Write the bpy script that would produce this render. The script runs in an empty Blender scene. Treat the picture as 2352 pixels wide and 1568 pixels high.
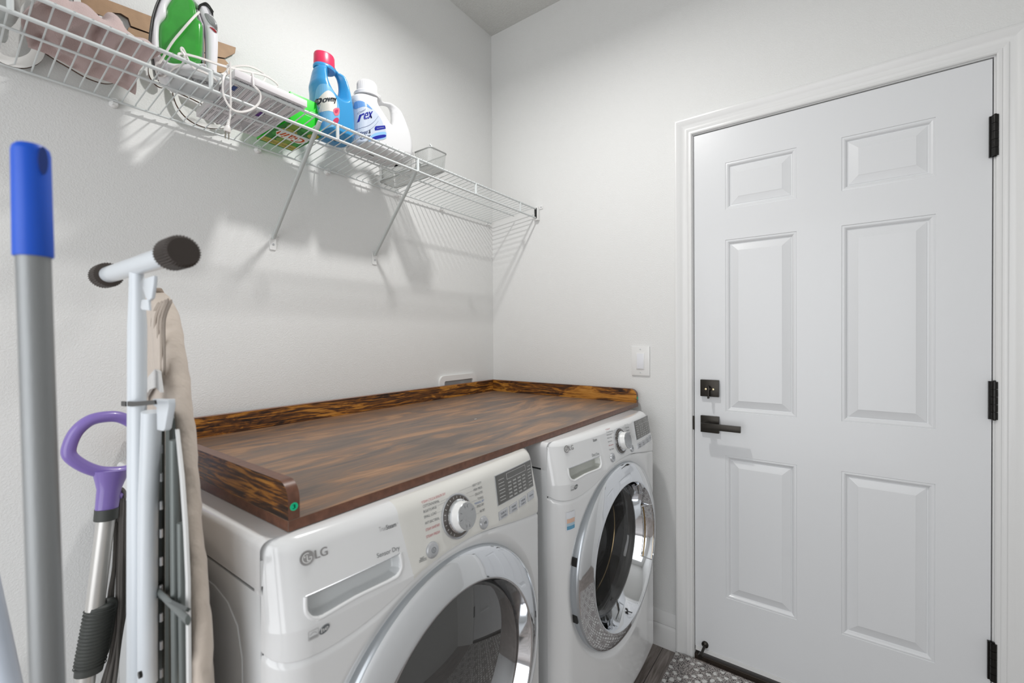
import bpy, bmesh, math, random
from mathutils import Vector, Matrix
random.seed(7)
PI = math.pi
scn = bpy.context.scene
COL = scn.collection
FLOOR = -0.037
CEIL = 2.8526

# ------------------------------------------------------------------ camera
F_PX = 1013.78
YAW, PITCH, ROLL = (math.radians(a) for a in (36.2153, -0.5102, -0.3585))
CAM = Vector((-1.846, -1.476, 1.2515))
FW = Vector((math.cos(YAW)*math.cos(PITCH), math.sin(YAW)*math.cos(PITCH), math.sin(PITCH)))
_r = Vector((math.sin(YAW), -math.cos(YAW), 0))
_u = _r.cross(FW)
RT = _r*math.cos(ROLL) + _u*math.sin(ROLL)
UP = RT.cross(FW)
cam_d = bpy.data.cameras.new('camera')
cam = bpy.data.objects.new('camera', cam_d)
COL.objects.link(cam)
cam_d.sensor_width = 36
cam_d.lens = F_PX/2352*36
cam_d.clip_start = 0.02
m = Matrix((RT, UP, -FW)).transposed().to_4x4()
m.translation = CAM
cam.matrix_world = m
cam_d.dof.use_dof = True
cam_d.dof.focus_distance = 1.6
cam_d.dof.aperture_fstop = 4.0
scn.camera = cam

def ray(u, v):
    return FW + RT*((u-1176)/F_PX) - UP*((v-784)/F_PX)
def at(axis, val, u, v):          # where a sight line meets an axis-aligned plane of the room
    d = ray(u, v)
    return CAM + d*((val-CAM[axis])/d[axis])
def at_y(y, u, v):
    p = at(1, y, u, v); return (p.x, p.z)
def at_x(x, u, v):
    p = at(0, x, u, v); return (p.y, p.z)

# ------------------------------------------------------------------ materials
def new_mat(name):
    mt = bpy.data.materials.new(name); mt.use_nodes = True
    nt = mt.node_tree
    return mt, nt, nt.nodes['Principled BSDF']
def N(nt, t, **kw):
    n = nt.nodes.new(t)
    for k, v in kw.items():
        if k.startswith('i_'):
            key = k[2:]
            n.inputs[int(key) if key.isdigit() else key.replace('_', ' ')].default_value = v
        else: setattr(n, k, v)
    return n
def mat(name, col, rough=.5, metal=0, coat=0, bump=0, bscale=200, bdist=.001, spec=None, trans=0, alpha=1, emit=None, var=0, vscale=8, sheen=0, bmap=None):
    mt, nt, b = new_mat(name)
    b.inputs['Base Color'].default_value = (*col, 1)
    b.inputs['Roughness'].default_value = rough
    b.inputs['Metallic'].default_value = metal
    b.inputs['Coat Weight'].default_value = coat
    b.inputs['Coat Roughness'].default_value = .06
    if spec is not None: b.inputs['Specular IOR Level'].default_value = spec
    b.inputs['Transmission Weight'].default_value = trans
    b.inputs['Alpha'].default_value = alpha
    if sheen: b.inputs['Sheen Weight'].default_value = sheen
    if emit:
        b.inputs['Emission Color'].default_value = (*col, 1); b.inputs['Emission Strength'].default_value = emit
    tc = N(nt, 'ShaderNodeTexCoord')
    if var:
        nz = N(nt, 'ShaderNodeTexNoise', i_Scale=vscale, i_Detail=4)
        nt.links.new(tc.outputs['Object'], nz.inputs['Vector'])
        mx = N(nt, 'ShaderNodeMix', data_type='RGBA')
        mx.inputs[6].default_value = (*[c*(1-var) for c in col], 1)
        mx.inputs[7].default_value = (*[min(1, c*(1+var)) for c in col], 1)
        nt.links.new(nz.outputs['Fac'], mx.inputs[0]); nt.links.new(mx.outputs[2], b.inputs['Base Color'])
    if bump:
        nz = N(nt, 'ShaderNodeTexNoise', i_Scale=bscale, i_Detail=3)
        if bmap:
            mp = N(nt, 'ShaderNodeMapping'); mp.inputs['Scale'].default_value = bmap
            nt.links.new(tc.outputs['Object'], mp.inputs[0]); nt.links.new(mp.outputs[0], nz.inputs['Vector'])
        else: nt.links.new(tc.outputs['Object'], nz.inputs['Vector'])
        bp = N(nt, 'ShaderNodeBump', i_Strength=bump, i_Distance=bdist)
        nt.links.new(nz.outputs['Fac'], bp.inputs['Height']); nt.links.new(bp.outputs[0], b.inputs['Normal'])
    return mt

M = {}
def wall_mat(name, col, scale, strength):
    mt, nt, b = new_mat(name)
    b.inputs['Base Color'].default_value = (*col, 1); b.inputs['Roughness'].default_value = .55
    b.inputs['Specular IOR Level'].default_value = .3
    tc = N(nt, 'ShaderNodeTexCoord')
    a = N(nt, 'ShaderNodeTexNoise', i_Scale=scale, i_Detail=3, i_Roughness=.55, i_Distortion=.4)
    nt.links.new(tc.outputs['Object'], a.inputs['Vector'])
    r = N(nt, 'ShaderNodeMapRange', interpolation_type='SMOOTHSTEP'); r.inputs[1].default_value = .38; r.inputs[2].default_value = .66
    nt.links.new(a.outputs['Fac'], r.inputs[0])
    bp = N(nt, 'ShaderNodeBump', i_Strength=strength, i_Distance=.0016)
    nt.links.new(r.outputs[0], bp.inputs['Height']); nt.links.new(bp.outputs[0], b.inputs['Normal'])
    return mt
M['wall'] = wall_mat('wall_paint', (.795, .797, .788), 230, .26)
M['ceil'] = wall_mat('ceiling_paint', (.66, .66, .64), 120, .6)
M['trim'] = mat('trim_paint', (.80, .80, .795), .32, coat=.15)
M['door'] = mat('door_paint', (.765, .775, .79), .34, coat=.1, bump=.06, bscale=60, bdist=.002)
M['bronze'] = mat('dark_bronze', (.035, .031, .026), .32, metal=.75, bump=.25, bscale=70, bdist=.0008)
M['hinge'] = mat('hinge_black', (.012, .011, .01), .28, metal=.5, bump=.5, bscale=160, bdist=.0008)
M['screw'] = mat('screw_brass', (.75, .62, .4), .3, metal=1)
M['wire'] = mat('white_vinyl_wire', (.66, .69, .69), .34, coat=.2)
M['brace'] = mat('shelf_brace_white', (.52, .55, .54), .4)
M['white_plastic'] = mat('white_plastic', (.82, .82, .81), .3, coat=.2)
M['enamel'] = mat('white_enamel', (.82, .825, .83), .16, coat=.6)
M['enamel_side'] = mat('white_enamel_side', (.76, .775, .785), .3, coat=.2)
M['cream'] = mat('cream_panel', (.76, .75, .71), .2, coat=.5)
M['gap'] = mat('dark_gap', (.03, .03, .032), .7)
M['pocket'] = mat('pocket_grey', (.62, .64, .65), .2, coat=.4)
M['pocket_w'] = mat('pocket_drawer', (.50, .51, .47), .25, coat=.4, var=.15, vscale=30)
M['chrome'] = mat('chrome_ring', (.80, .82, .85), .055, metal=1, bump=.04, bscale=7, bdist=.003)
M['silver'] = mat('silver_paint', (.50, .53, .56), .28, metal=.7)
M['silver_l'] = mat('silver_button', (.55, .56, .58), .25, metal=.6)
M['knob_face'] = mat('knob_face', (.48, .49, .50), .25, metal=.6)
M['dial'] = mat('dial_brown', (.12, .105, .095), .3, metal=.2)
M['lcd'] = mat('display_window', (.10, .098, .09), .25, coat=.5)
M['lcd_btn'] = mat('display_icons', (.42, .42, .41), .4)
M['lcd_line'] = mat('display_lines', (.85, .85, .84), .3)
M['ink'] = mat('grey_ink', (.16, .17, .18), .5)
M['ink_l'] = mat('light_grey_ink', (.42, .42, .42), .5)
M['ink_red'] = mat('red_ink', (.55, .12, .14), .5)
M['ink_blue'] = mat('blue_ink', (.15, .25, .5), .5)
M['logo'] = mat('logo_grey', (.36, .35, .35), .35, metal=.3)
M['seal'] = mat('grey_rubber', (.09, .09, .09), .45)
M['black'] = mat('black_plastic', (.015, .015, .014), .35)
def glass_mat(name, tint, rough, trans, fres=1.5, gloss=(.9, .9, .9)):
    mt = bpy.data.materials.new(name); mt.use_nodes = True; nt = mt.node_tree; nt.nodes.clear()
    o = N(nt, 'ShaderNodeOutputMaterial'); t = N(nt, 'ShaderNodeBsdfTransparent'); t.inputs[0].default_value = (*tint, 1)
    g = N(nt, 'ShaderNodeBsdfGlossy'); g.inputs[0].default_value = (*gloss, 1); g.inputs['Roughness'].default_value = rough
    f = N(nt, 'ShaderNodeLayerWeight'); f.inputs[0].default_value = .5
    pwn = N(nt, 'ShaderNodeMath', operation='POWER', i_1=3.2); nt.links.new(f.outputs['Facing'], pwn.inputs[0])
    ma = N(nt, 'ShaderNodeMath', operation='MULTIPLY_ADD', i_1=.75, i_2=(fres-1)*.11); nt.links.new(pwn.outputs[0], ma.inputs[0])
    mx = N(nt, 'ShaderNodeMixShader'); nt.links.new(ma.outputs[0], mx.inputs[0])
    d = N(nt, 'ShaderNodeBsdfDiffuse'); d.inputs[0].default_value = (.30, .30, .30, 1)
    m2 = N(nt, 'ShaderNodeMixShader'); m2.inputs[0].default_value = 1-trans
    nt.links.new(t.outputs[0], m2.inputs[1]); nt.links.new(d.outputs[0], m2.inputs[2])
    nt.links.new(m2.outputs[0], mx.inputs[1]); nt.links.new(g.outputs[0], mx.inputs[2]); nt.links.new(mx.outputs[0], o.inputs[0])
    return mt
M['glass'] = glass_mat('door_bowl_glass', (.78, .78, .77), .02, .84, 1.45)
M['smoke'] = glass_mat('smoked_door_glass', (.36, .31, .28), .02, .80, 1.9)
def drum_mat():
    mt, nt, b = new_mat('drum_steel')
    b.inputs['Metallic'].default_value = .9; b.inputs['Roughness'].default_value = .22
    tc = N(nt, 'ShaderNodeTexCoord')
    v = N(nt, 'ShaderNodeTexVoronoi', i_Scale=60, i_Randomness=.15); nt.links.new(tc.outputs['Object'], v.inputs['Vector'])
    r = N(nt, 'ShaderNodeValToRGB'); r.color_ramp.elements[0].position = .22; r.color_ramp.elements[1].position = .3
    r.color_ramp.elements[0].color = (.01, .008, .006, 1); r.color_ramp.elements[1].color = (.13, .10, .07, 1)
    nt.links.new(v.outputs['Distance'], r.inputs[0]); nt.links.new(r.outputs[0], b.inputs['Base Color'])
    return mt
M['drum'] = drum_mat()
M['lifter'] = mat('drum_lifter', (.30, .28, .25), .3, metal=.6)
M['gold'] = mat('handle_pocket_bronze', (.42, .31, .17), .16, metal=1, bump=.3, bscale=14, bdist=.004)

def wood_mat(name, axis, tone=1.0, seed=0.0, soft=False):
    mt, nt, b = new_mat(name)
    tc = N(nt, 'ShaderNodeTexCoord')
    mp = N(nt, 'ShaderNodeMapping'); s = [9, 9, 9]; s[axis] = 1.6
    if soft: s = [5.5, 5.5, 5.5]; s[axis] = 1.1
    mp.inputs['Scale'].default_value = s; mp.inputs['Location'].default_value = (seed, seed*1.7, seed*.3)
    nt.links.new(tc.outputs['Object'], mp.inputs[0])
    a = N(nt, 'ShaderNodeTexNoise', i_Scale=2.1, i_Detail=6, i_Roughness=.58, i_Distortion=1.6)
    nt.links.new(mp.outputs[0], a.inputs['Vector'])
    mp2 = N(nt, 'ShaderNodeMapping'); s2 = [120, 120, 120]; s2[axis] = 5
    mp2.inputs['Scale'].default_value = s2; nt.links.new(tc.outputs['Object'], mp2.inputs[0])
    g = N(nt, 'ShaderNodeTexNoise', i_Scale=2.2, i_Detail=4, i_Roughness=.6); nt.links.new(mp2.outputs[0], g.inputs['Vector'])
    # contour-like growth rings
    mul = N(nt, 'ShaderNodeMath', operation='MULTIPLY', i_1=34.0); nt.links.new(a.outputs['Fac'], mul.inputs[0])
    sn = N(nt, 'ShaderNodeMath', operation='SINE'); nt.links.new(mul.outputs[0], sn.inputs[0])
    ra, ga = (.012, .10) if soft else (.07, .22)
    mr = N(nt, 'ShaderNodeMapRange'); mr.inputs[1].default_value = -1; mr.inputs[2].default_value = 1; mr.inputs[3].default_value = -ra; mr.inputs[4].default_value = ra
    nt.links.new(sn.outputs[0], mr.inputs[0])
    mr2 = N(nt, 'ShaderNodeMapRange'); mr2.inputs[1].default_value = .25; mr2.inputs[2].default_value = .75; mr2.inputs[3].default_value = -ga; mr2.inputs[4].default_value = ga
    nt.links.new(g.outputs['Fac'], mr2.inputs[0])
    ad = N(nt, 'ShaderNodeMath', operation='ADD'); nt.links.new(a.outputs['Fac'], ad.inputs[0]); nt.links.new(mr.outputs[0], ad.inputs[1])
    ad2 = N(nt, 'ShaderNodeMath', operation='ADD'); nt.links.new(ad.outputs[0], ad2.inputs[0]); nt.links.new(mr2.outputs[0], ad2.inputs[1])
    r = N(nt, 'ShaderNodeValToRGB'); e = r.color_ramp.elements
    cs = [(.28, (.012, .005, .003)), (.42, (.06, .022, .007)), (.52, (.20, .072, .011)), (.62, (.40, .165, .022)), (.78, (.50, .235, .045))]
    if soft: cs = [(.30, (.105, .080, .068)), (.44, (.150, .108, .084)), (.54, (.235, .135, .080)), (.64, (.34, .188, .100)), (.78, (.42, .245, .135))]
    while len(e) < len(cs): e.new(.5)
    for i, (p, c) in enumerate(cs): e[i].position = p; e[i].color = (*[x*tone for x in c], 1)
    nt.links.new(ad2.outputs[0], r.inputs[0]); nt.links.new(r.outputs[0], b.inputs['Base Color'])
    b.inputs['Roughness'].default_value = .40; b.inputs['Specular IOR Level'].default_value = .75 if soft else .5
    bp = N(nt, 'ShaderNodeBump', i_Strength=.25, i_Distance=.0006); nt.links.new(g.outputs['Fac'], bp.inputs['Height']); nt.links.new(bp.outputs[0], b.inputs['Normal'])
    return mt
M['wood_x'] = wood_mat('rustic_wood_back', 0, 1.15, 0)
M['wood_top'] = wood_mat('rustic_wood_top', 0, 1.08, 3.1, True)
M['wood_y'] = wood_mat('rustic_wood_side', 1, 1.1, 5.7)
M['edge'] = mat('edge_band', (.15, .062, .036), .36, var=.5, vscale=90)
M['edge_hi'] = mat('edge_band_light', (.26, .13, .09), .35, var=.25, vscale=60)
def floor_mat():
    mt, nt, b = new_mat('grey_plank_floor')
    tc = N(nt, 'ShaderNodeTexCoord')
    mp = N(nt, 'ShaderNodeMapping'); mp.inputs['Rotation'].default_value = (0, 0, 0)
    nt.links.new(tc.outputs['Object'], mp.inputs[0])
    br = N(nt, 'ShaderNodeTexBrick', i_Scale=1.0, offset=.37); br.inputs['Brick Width'].default_value = 1.2; br.inputs['Row Height'].default_value = .18
    br.inputs['Mortar Size'].default_value = .0015; br.inputs['Color1'].default_value = (.36, .32, .30, 1); br.inputs['Color2'].default_value = (.27, .24, .225, 1); br.inputs['Mortar'].default_value = (.06, .05, .05, 1)
    nt.links.new(mp.outputs[0], br.inputs['Vector'])
    m2 = N(nt, 'ShaderNodeMapping'); m2.inputs['Scale'].default_value = (3, 34, 1); nt.links.new(tc.outputs['Object'], m2.inputs[0])
    nz = N(nt, 'ShaderNodeTexNoise', i_Scale=2, i_Detail=6, i_Distortion=1.2); nt.links.new(m2.outputs[0], nz.inputs['Vector'])
    r = N(nt, 'ShaderNodeValToRGB'); r.color_ramp.elements[0].position = .3; r.color_ramp.elements[0].color = (.45, .42, .40, 1); r.color_ramp.elements[1].position = .7; r.color_ramp.elements[1].color = (1.25, 1.22, 1.2, 1)
    nt.links.new(nz.outputs['Fac'], r.inputs[0])
    mx = N(nt, 'ShaderNodeMix', data_type='RGBA', blend_type='MULTIPLY'); mx.inputs[0].default_value = 1
    nt.links.new(br.outputs['Color'], mx.inputs[6]); nt.links.new(r.outputs[0], mx.inputs[7]); nt.links.new(mx.outputs[2], b.inputs['Base Color'])
    b.inputs['Roughness'].default_value = .38
    return mt
M['floor'] = floor_mat()
def rug_mat():
    mt, nt, b = new_mat('speckled_rug')
    tc = N(nt, 'ShaderNodeTexCoord')
    mp = N(nt, 'ShaderNodeMapping'); mp.inputs['Rotation'].default_value = (0, 0, PI/4); nt.links.new(tc.outputs['Object'], mp.inputs[0])
    nz0 = N(nt, 'ShaderNodeTexNoise', i_Scale=55, i_Detail=2); nt.links.new(tc.outputs['Object'], nz0.inputs['Vector'])
    vm = N(nt, 'ShaderNodeVectorMath', operation='SCALE'); vm.inputs[3].default_value = .018; nt.links.new(nz0.outputs['Color'], vm.inputs[0])
    va = N(nt, 'ShaderNodeVectorMath', operation='ADD'); nt.links.new(mp.outputs[0], va.inputs[0]); nt.links.new(vm.outputs[0], va.inputs[1])
    v = N(nt, 'ShaderNodeTexVoronoi', i_Scale=34, i_Randomness=.12, voronoi_dimensions='2D'); nt.links.new(va.outputs[0], v.inputs['Vector'])
    dots = N(nt, 'ShaderNodeMapRange', interpolation_type='SMOOTHSTEP'); dots.inputs[1].default_value = .37; dots.inputs[2].default_value = .22; nt.links.new(v.outputs['Distance'], dots.inputs[0])
    # diamond lattice bands that carry the tufts
    sx = N(nt, 'ShaderNodeSeparateXYZ'); nt.links.new(tc.outputs['Object'], sx.inputs[0])
    def tri(op):
        a = N(nt, 'ShaderNodeMath', operation=op); nt.links.new(sx.outputs[0], a.inputs[0]); nt.links.new(sx.outputs[1], a.inputs[1])
        p = N(nt, 'ShaderNodeMath', operation='PINGPONG', i_1=.085); nt.links.new(a.outputs[0], p.inputs[0])
        return p
    p1, p2 = tri('ADD'), tri('SUBTRACT')
    mn = N(nt, 'ShaderNodeMath', operation='MINIMUM'); nt.links.new(p1.outputs[0], mn.inputs[0]); nt.links.new(p2.outputs[0], mn.inputs[1])
    band = N(nt, 'ShaderNodeMapRange'); band.inputs[1].default_value = .048; band.inputs[2].default_value = .040; nt.links.new(mn.outputs[0], band.inputs[0])
    ml = N(nt, 'ShaderNodeMath', operation='MULTIPLY'); nt.links.new(dots.outputs[0], ml.inputs[0]); nt.links.new(band.outputs[0], ml.inputs[1])
    sp = N(nt, 'ShaderNodeTexNoise', i_Scale=420, i_Detail=1); nt.links.new(tc.outputs['Object'], sp.inputs['Vector'])
    r = N(nt, 'ShaderNodeValToRGB'); r.color_ramp.elements[0].position = .42; r.color_ramp.elements[0].color = (.06, .05, .05, 1); r.color_ramp.elements[1].position = .58; r.color_ramp.elements[1].color = (.62, .58, .56, 1)
    nt.links.new(sp.outputs['Fac'], r.inputs[0])
    mx = N(nt, 'ShaderNodeMix', data_type='RGBA'); nt.links.new(ml.outputs[0], mx.inputs[0]); nt.links.new(r.outputs[0], mx.inputs[6]); mx.inputs[7].default_value = (.80, .79, .77, 1)
    nt.links.new(mx.outputs[2], b.inputs['Base Color']); b.inputs['Roughness'].default_value = .95
    h = N(nt, 'ShaderNodeMath', operation='ADD'); nt.links.new(ml.outputs[0], h.inputs[0]); nt.links.new(sp.outputs['Fac'], h.inputs[1])
    bp = N(nt, 'ShaderNodeBump', i_Strength=.9, i_Distance=.004); nt.links.new(h.outputs[0], bp.inputs['Height']); nt.links.new(bp.outputs[0], b.inputs['Normal'])
    return mt
M['rug'] = rug_mat()
def mesh_mat():
    mt, nt, b = new_mat('perforated_metal')
    b.inputs['Base Color'].default_value = (.52, .53, .52, 1); b.inputs['Roughness'].default_value = .35; b.inputs['Metallic'].default_value = .3
    tc = N(nt, 'ShaderNodeTexCoord')
    v = N(nt, 'ShaderNodeVectorMath', operation='SCALE'); v.inputs[3].default_value = 300.0; nt.links.new(tc.outputs['UV'], v.inputs[0])
    vo = N(nt, 'ShaderNodeTexVoronoi', i_Scale=1.0, i_Randomness=0, voronoi_dimensions='2D'); nt.links.new(v.outputs[0], vo.inputs['Vector'])
    l = N(nt, 'ShaderNodeMath', operation='GREATER_THAN', i_1=.34); nt.links.new(vo.outputs['Distance'], l.inputs[0])
    nt.links.new(l.outputs[0], b.inputs['Alpha'])
    return mt
M['mesh'] = mesh_mat()

# ------------------------------------------------------------------ mesh builders
def finish(bm, name, mats, parent=None, smooth=True, angle=35, bevel=0):
    me = bpy.data.meshes.new(name); keep = None
    bmesh.ops.recalc_face_normals(bm, faces=bm.faces)
    if bevel:
        es = [e for e in bm.edges if len(e.link_faces) == 2 and e.calc_face_angle(0) > math.radians(40)]
        if es: bmesh.ops.bevel(bm, geom=es, offset=bevel, segments=2, profile=.6, affect='EDGES', clamp_overlap=True)
    if parent is not None:
        off = parent.get('_o', None)
        if off is not None:
            bmesh.ops.translate(bm, vec=-Vector(off), verts=bm.verts)
            keep = tuple(off)
    for f in bm.faces: f.smooth = smooth
    if smooth:
        for e in bm.edges:
            if len(e.link_faces) == 2 and e.calc_face_angle(0) > math.radians(angle): e.smooth = False
    bm.to_mesh(me); bm.free()
    o = bpy.data.objects.new(name, me); COL.objects.link(o)
    for mm in (mats if isinstance(mats, (list, tuple)) else [mats]): me.materials.append(mm)
    if parent is not None: o.parent = parent
    if keep: o['_o'] = keep
    return o
OFF = {}
def thing(name, label, cat, loc, rotz=0, group=None, world=True):
    o = bpy.data.objects.new(name, None); COL.objects.link(o); o.empty_display_size = .05
    o.location = loc; o.rotation_euler = (0, 0, rotz); o['label'] = label; o['category'] = cat
    if group: o['group'] = group
    if world: o['_o'] = tuple(loc)       # children are drawn in room coordinates
    return o
def tag(o, label, cat, group=None, kind=None):
    o['label'] = label; o['category'] = cat
    if group: o['group'] = group
    if kind: o['kind'] = kind
    return o
def struct(o):
    o['kind'] = 'structure'; return o
def recenter(o):
    """move the origin of a one-mesh thing to the middle of its base"""
    me = o.data; xs = [v.co for v in me.vertices]
    c = Vector(((min(v.x for v in xs)+max(v.x for v in xs))/2, (min(v.y for v in xs)+max(v.y for v in xs))/2, min(v.z for v in xs)))
    me.transform(Matrix.Translation(-c)); o.location = c
    return o
def shear_obj(o, fn):
    off = Vector(o.get('_o', (0, 0, 0)))
    for v in o.data.vertices:
        p = v.co+off; v.co = fn(p)-off
def setmi(faces, mi):
    for f in faces: f.material_index = mi
def box(bm, x0, x1, y0, y1, z0, z1, mi=0, mtx=None):
    vs = [bm.verts.new((x, y, z)) for x in (x0, x1) for y in (y0, y1) for z in (z0, z1)]
    if mtx:
        for v in vs: v.co = mtx @ v.co
    idx = [(0, 1, 3, 2), (4, 6, 7, 5), (0, 4, 5, 1), (2, 3, 7, 6), (0, 2, 6, 4), (1, 5, 7, 3)]
    fs = [bm.faces.new([vs[i] for i in q]) for q in idx]
    setmi(fs, mi); return vs
def frame_from(n, up=Vector((0, 0, 1))):
    n = Vector(n).normalized(); up = Vector(up)
    if abs(n.dot(up)) > .98: up = Vector((0, 1, 0))
    x = up.cross(n).normalized(); y = n.cross(x)
    return x, y, n
def lathe(bm, prof, org, n, seg=32, mi=0, up=(0, 0, 1), sx=1, sy=1, cap0=True, cap1=True, a0=0, a1=2*PI):
    """prof: list of (radius, height along n)"""
    x, y, n = frame_from(n, up); org = Vector(org)
    full = abs(a1-a0-2*PI) < 1e-6
    k = seg if full else seg+1
    rings = []
    for r, h in prof:
        rings.append([bm.verts.new(org+n*h+x*(r*sx*math.cos(a0+(a1-a0)*i/seg))+y*(r*sy*math.sin(a0+(a1-a0)*i/seg))) for i in range(k)])
    fs = []
    for A, B in zip(rings, rings[1:]):
        for i in range(seg if full else seg):
            j = (i+1) % k
            fs.append(bm.faces.new((A[i], A[j], B[j], B[i])))
    if cap0 and prof[0][0] > 1e-6: fs.append(bm.faces.new(rings[0][::-1]))
    if cap1 and prof[-1][0] > 1e-6: fs.append(bm.faces.new(rings[-1]))
    setmi(fs, mi); return fs
def tube(bm, pts, r, seg=8, mi=0, closed=False, ry=None, up=None, cap=True):
    pts = [Vector(p) for p in pts]; n = len(pts); rings = []
    rr = r if isinstance(r, (list, tuple)) else [r]*n
    prev = None
    for i, p in enumerate(pts):
        if closed: t = (pts[(i+1) % n]-pts[i-1])
        else: t = pts[min(i+1, n-1)]-pts[max(i-1, 0)]
        t.normalize()
        if prev is None:
            u = Vector(up) if up else (Vector((0, 0, 1)) if abs(t.z) < .9 else Vector((0, 1, 0)))
        else: u = prev
        x = u.cross(t); x.normalize(); y = t.cross(x); prev = y
        ra = rr[i]; rb = ra if ry is None else ry*(ra/rr[0])
        rings.append([bm.verts.new(p+x*ra*math.cos(2*PI*k/seg)+y*rb*math.sin(2*PI*k/seg)) for k in range(seg)])
    fs = []
    for i in range(n if closed else n-1):
        A, B = rings[i], rings[(i+1) % n]
        for k in range(seg): fs.append(bm.faces.new((A[k], A[(k+1) % seg], B[(k+1) % seg], B[k])))
    if not closed and cap: fs.append(bm.faces.new(rings[0][::-1])); fs.append(bm.faces.new(rings[-1]))
    setmi(fs, mi); return rings
def smooth_path(pts, n=6, closed=False):
    pts = [Vector(p) for p in pts]; out = []; L = len(pts)
    rng = range(L if closed else L-1)
    for i in rng:
        if closed: p0, p1, p2, p3 = pts[i-1], pts[i], pts[(i+1) % L], pts[(i+2) % L]
        else: p0, p1, p2, p3 = pts[max(i-1, 0)], pts[i], pts[i+1], pts[min(i+2, L-1)]
        for k in range(n):
            t = k/n
            out.append(.5*((2*p1)+(-p0+p2)*t+(2*p0-5*p1+4*p2-p3)*t*t+(-p0+3*p1-3*p2+p3)*t**3))
    if not closed: out.append(pts[-1])
    return out
def prism(bm, poly, fn, d0, d1, mi=0, mi_side=None):
    """poly: 2D outline; fn(a,b,d)->3D; extruded from d0 to d1"""
    A = [bm.verts.new(fn(a, b, d0)) for a, b in poly]; B = [bm.verts.new(fn(a, b, d1)) for a, b in poly]
    f = [bm.faces.new(A[::-1]), bm.faces.new(B)]; setmi(f, mi)
    n = len(poly); s = [bm.faces.new((A[i], A[(i+1) % n], B[(i+1) % n], B[i])) for i in range(n)]
    setmi(s, mi if mi_side is None else mi_side); return f
def curve_shape(bm, splines, fn, ext, bev=0, bres=3, mi=0, mi_side=None):
    """filled 2D outline(s) with holes, extruded +-ext and bevelled; fn(a,b,d)->3D"""
    cu = bpy.data.curves.new('t', 'CURVE'); cu.dimensions = '2D'; cu.fill_mode = 'BOTH'; cu.extrude = ext; cu.bevel_depth = bev; cu.bevel_resolution = bres; cu.offset = -bev
    for s in splines:
        sp = cu.splines.new('POLY'); sp.points.add(len(s)-1); sp.use_cyclic_u = True
        for p, (a, b) in zip(sp.points, s): p.co = (a, b, 0, 1)
    ob = bpy.data.objects.new('t', cu); COL.objects.link(ob)
    dg = bpy.context.evaluated_depsgraph_get(); dg.update()
    me = bpy.data.meshes.new_from_object(ob.evaluated_get(dg))
    vs = [bm.verts.new(fn(v.co.x, v.co.y, v.co.z)) for v in me.vertices]
    for p in me.polygons:
        try: f = bm.faces.new([vs[i] for i in p.vertices])
        except ValueError: continue
        f.material_index = mi if (mi_side is None or abs(p.normal.z) > .5) else mi_side
    bpy.data.objects.remove(ob); bpy.data.curves.remove(cu); bpy.data.meshes.remove(me)
_tc = {}
def text2d(s):
    if s in _tc: return _tc[s]
    cu = bpy.data.curves.new('t', 'FONT'); cu.body = s; cu.resolution_u = 3
    ob = bpy.data.objects.new('t', cu); COL.objects.link(ob)
    dg = bpy.context.evaluated_depsgraph_get(); dg.update()
    me = bpy.data.meshes.new_from_object(ob.evaluated_get(dg))
    V = [(v.co.x, v.co.y) for v in me.vertices]; Fc = [tuple(p.vertices) for p in me.polygons]
    x0 = min(v[0] for v in V); x1 = max(v[0] for v in V); y0 = min(v[1] for v in V); y1 = max(v[1] for v in V)
    V = [((a-x0)/(x1-x0), (b-y0)/(y1-y0)) for a, b in V]
    bpy.data.objects.remove(ob); bpy.data.curves.remove(cu); bpy.data.meshes.remove(me)
    _tc[s] = (V, Fc); return _tc[s]
def text(bm, s, fn, mi=0, bold=0):
    """fn(a,b)->3D with a,b in 0..1 across the text's box"""
    V, Fc = text2d(s)
    for da in ([0] if not bold else [-bold, 0, bold]):
        vs = [bm.verts.new(fn(a+da, b)) for a, b in V]
        for f in Fc: bm.faces.new([vs[i] for i in f]).material_index = mi
def quadfn(o, ex, ey, shear=0):
    o, ex, ey = Vector(o), Vector(ex), Vector(ey)
    return lambda a, b: o+ex*(a+shear*b)+ey*b
def poly_in(pt, poly):
    x, y = pt; c = False; n = len(poly)
    for i in range(n):
        x1, y1 = poly[i]; x2, y2 = poly[(i+1) % n]
        if (y1 > y) != (y2 > y) and x < (x2-x1)*(y-y1)/(y2-y1)+x1: c = not c
    return c
def seg_d(p, a, b):
    ax, ay = a; bx, by = b; px, py = p; dx, dy = bx-ax, by-ay
    t = max(0, min(1, ((px-ax)*dx+(py-ay)*dy)/(dx*dx+dy*dy+1e-12)))
    return math.hypot(px-ax-t*dx, py-ay-t*dy)
def interp(tab, x):
    if x <= tab[0][0]: return tab[0][1]
    for (a, b), (c, d) in zip(tab, tab[1:]):
        if x <= c: return b+(d-b)*(x-a)/(c-a)
    return tab[-1][1]
def ss(t):
    t = max(0, min(1, t)); return t*t*(3-2*t)

# ================================================================== ROOM SHELL
RX, RY = -3.1, -2.35       # far ends of the room behind the camera
bm = bmesh.new(); box(bm, RX, .12, 0, .12, FLOOR, CEIL); struct(finish(bm, 'wall_left', M['wall'], smooth=False))
# wall with the door, built as pieces around the doorway
YL, YR, DT = -1.0231, -1.8412, 2.045
bm = bmesh.new()
box(bm, 0, .12, YL+.012, 0, FLOOR, CEIL); box(bm, 0, .12, RY, YR-.012, FLOOR, CEIL); box(bm, 0, .12, YR-.012, YL+.012, DT+.012, CEIL)
struct(finish(bm, 'wall_right', M['wall'], smooth=False))
bm = bmesh.new(); box(bm, RX, .12, RY-.12, RY, FLOOR, CEIL); struct(finish(bm, 'wall_front', M['wall'], smooth=False))
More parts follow.
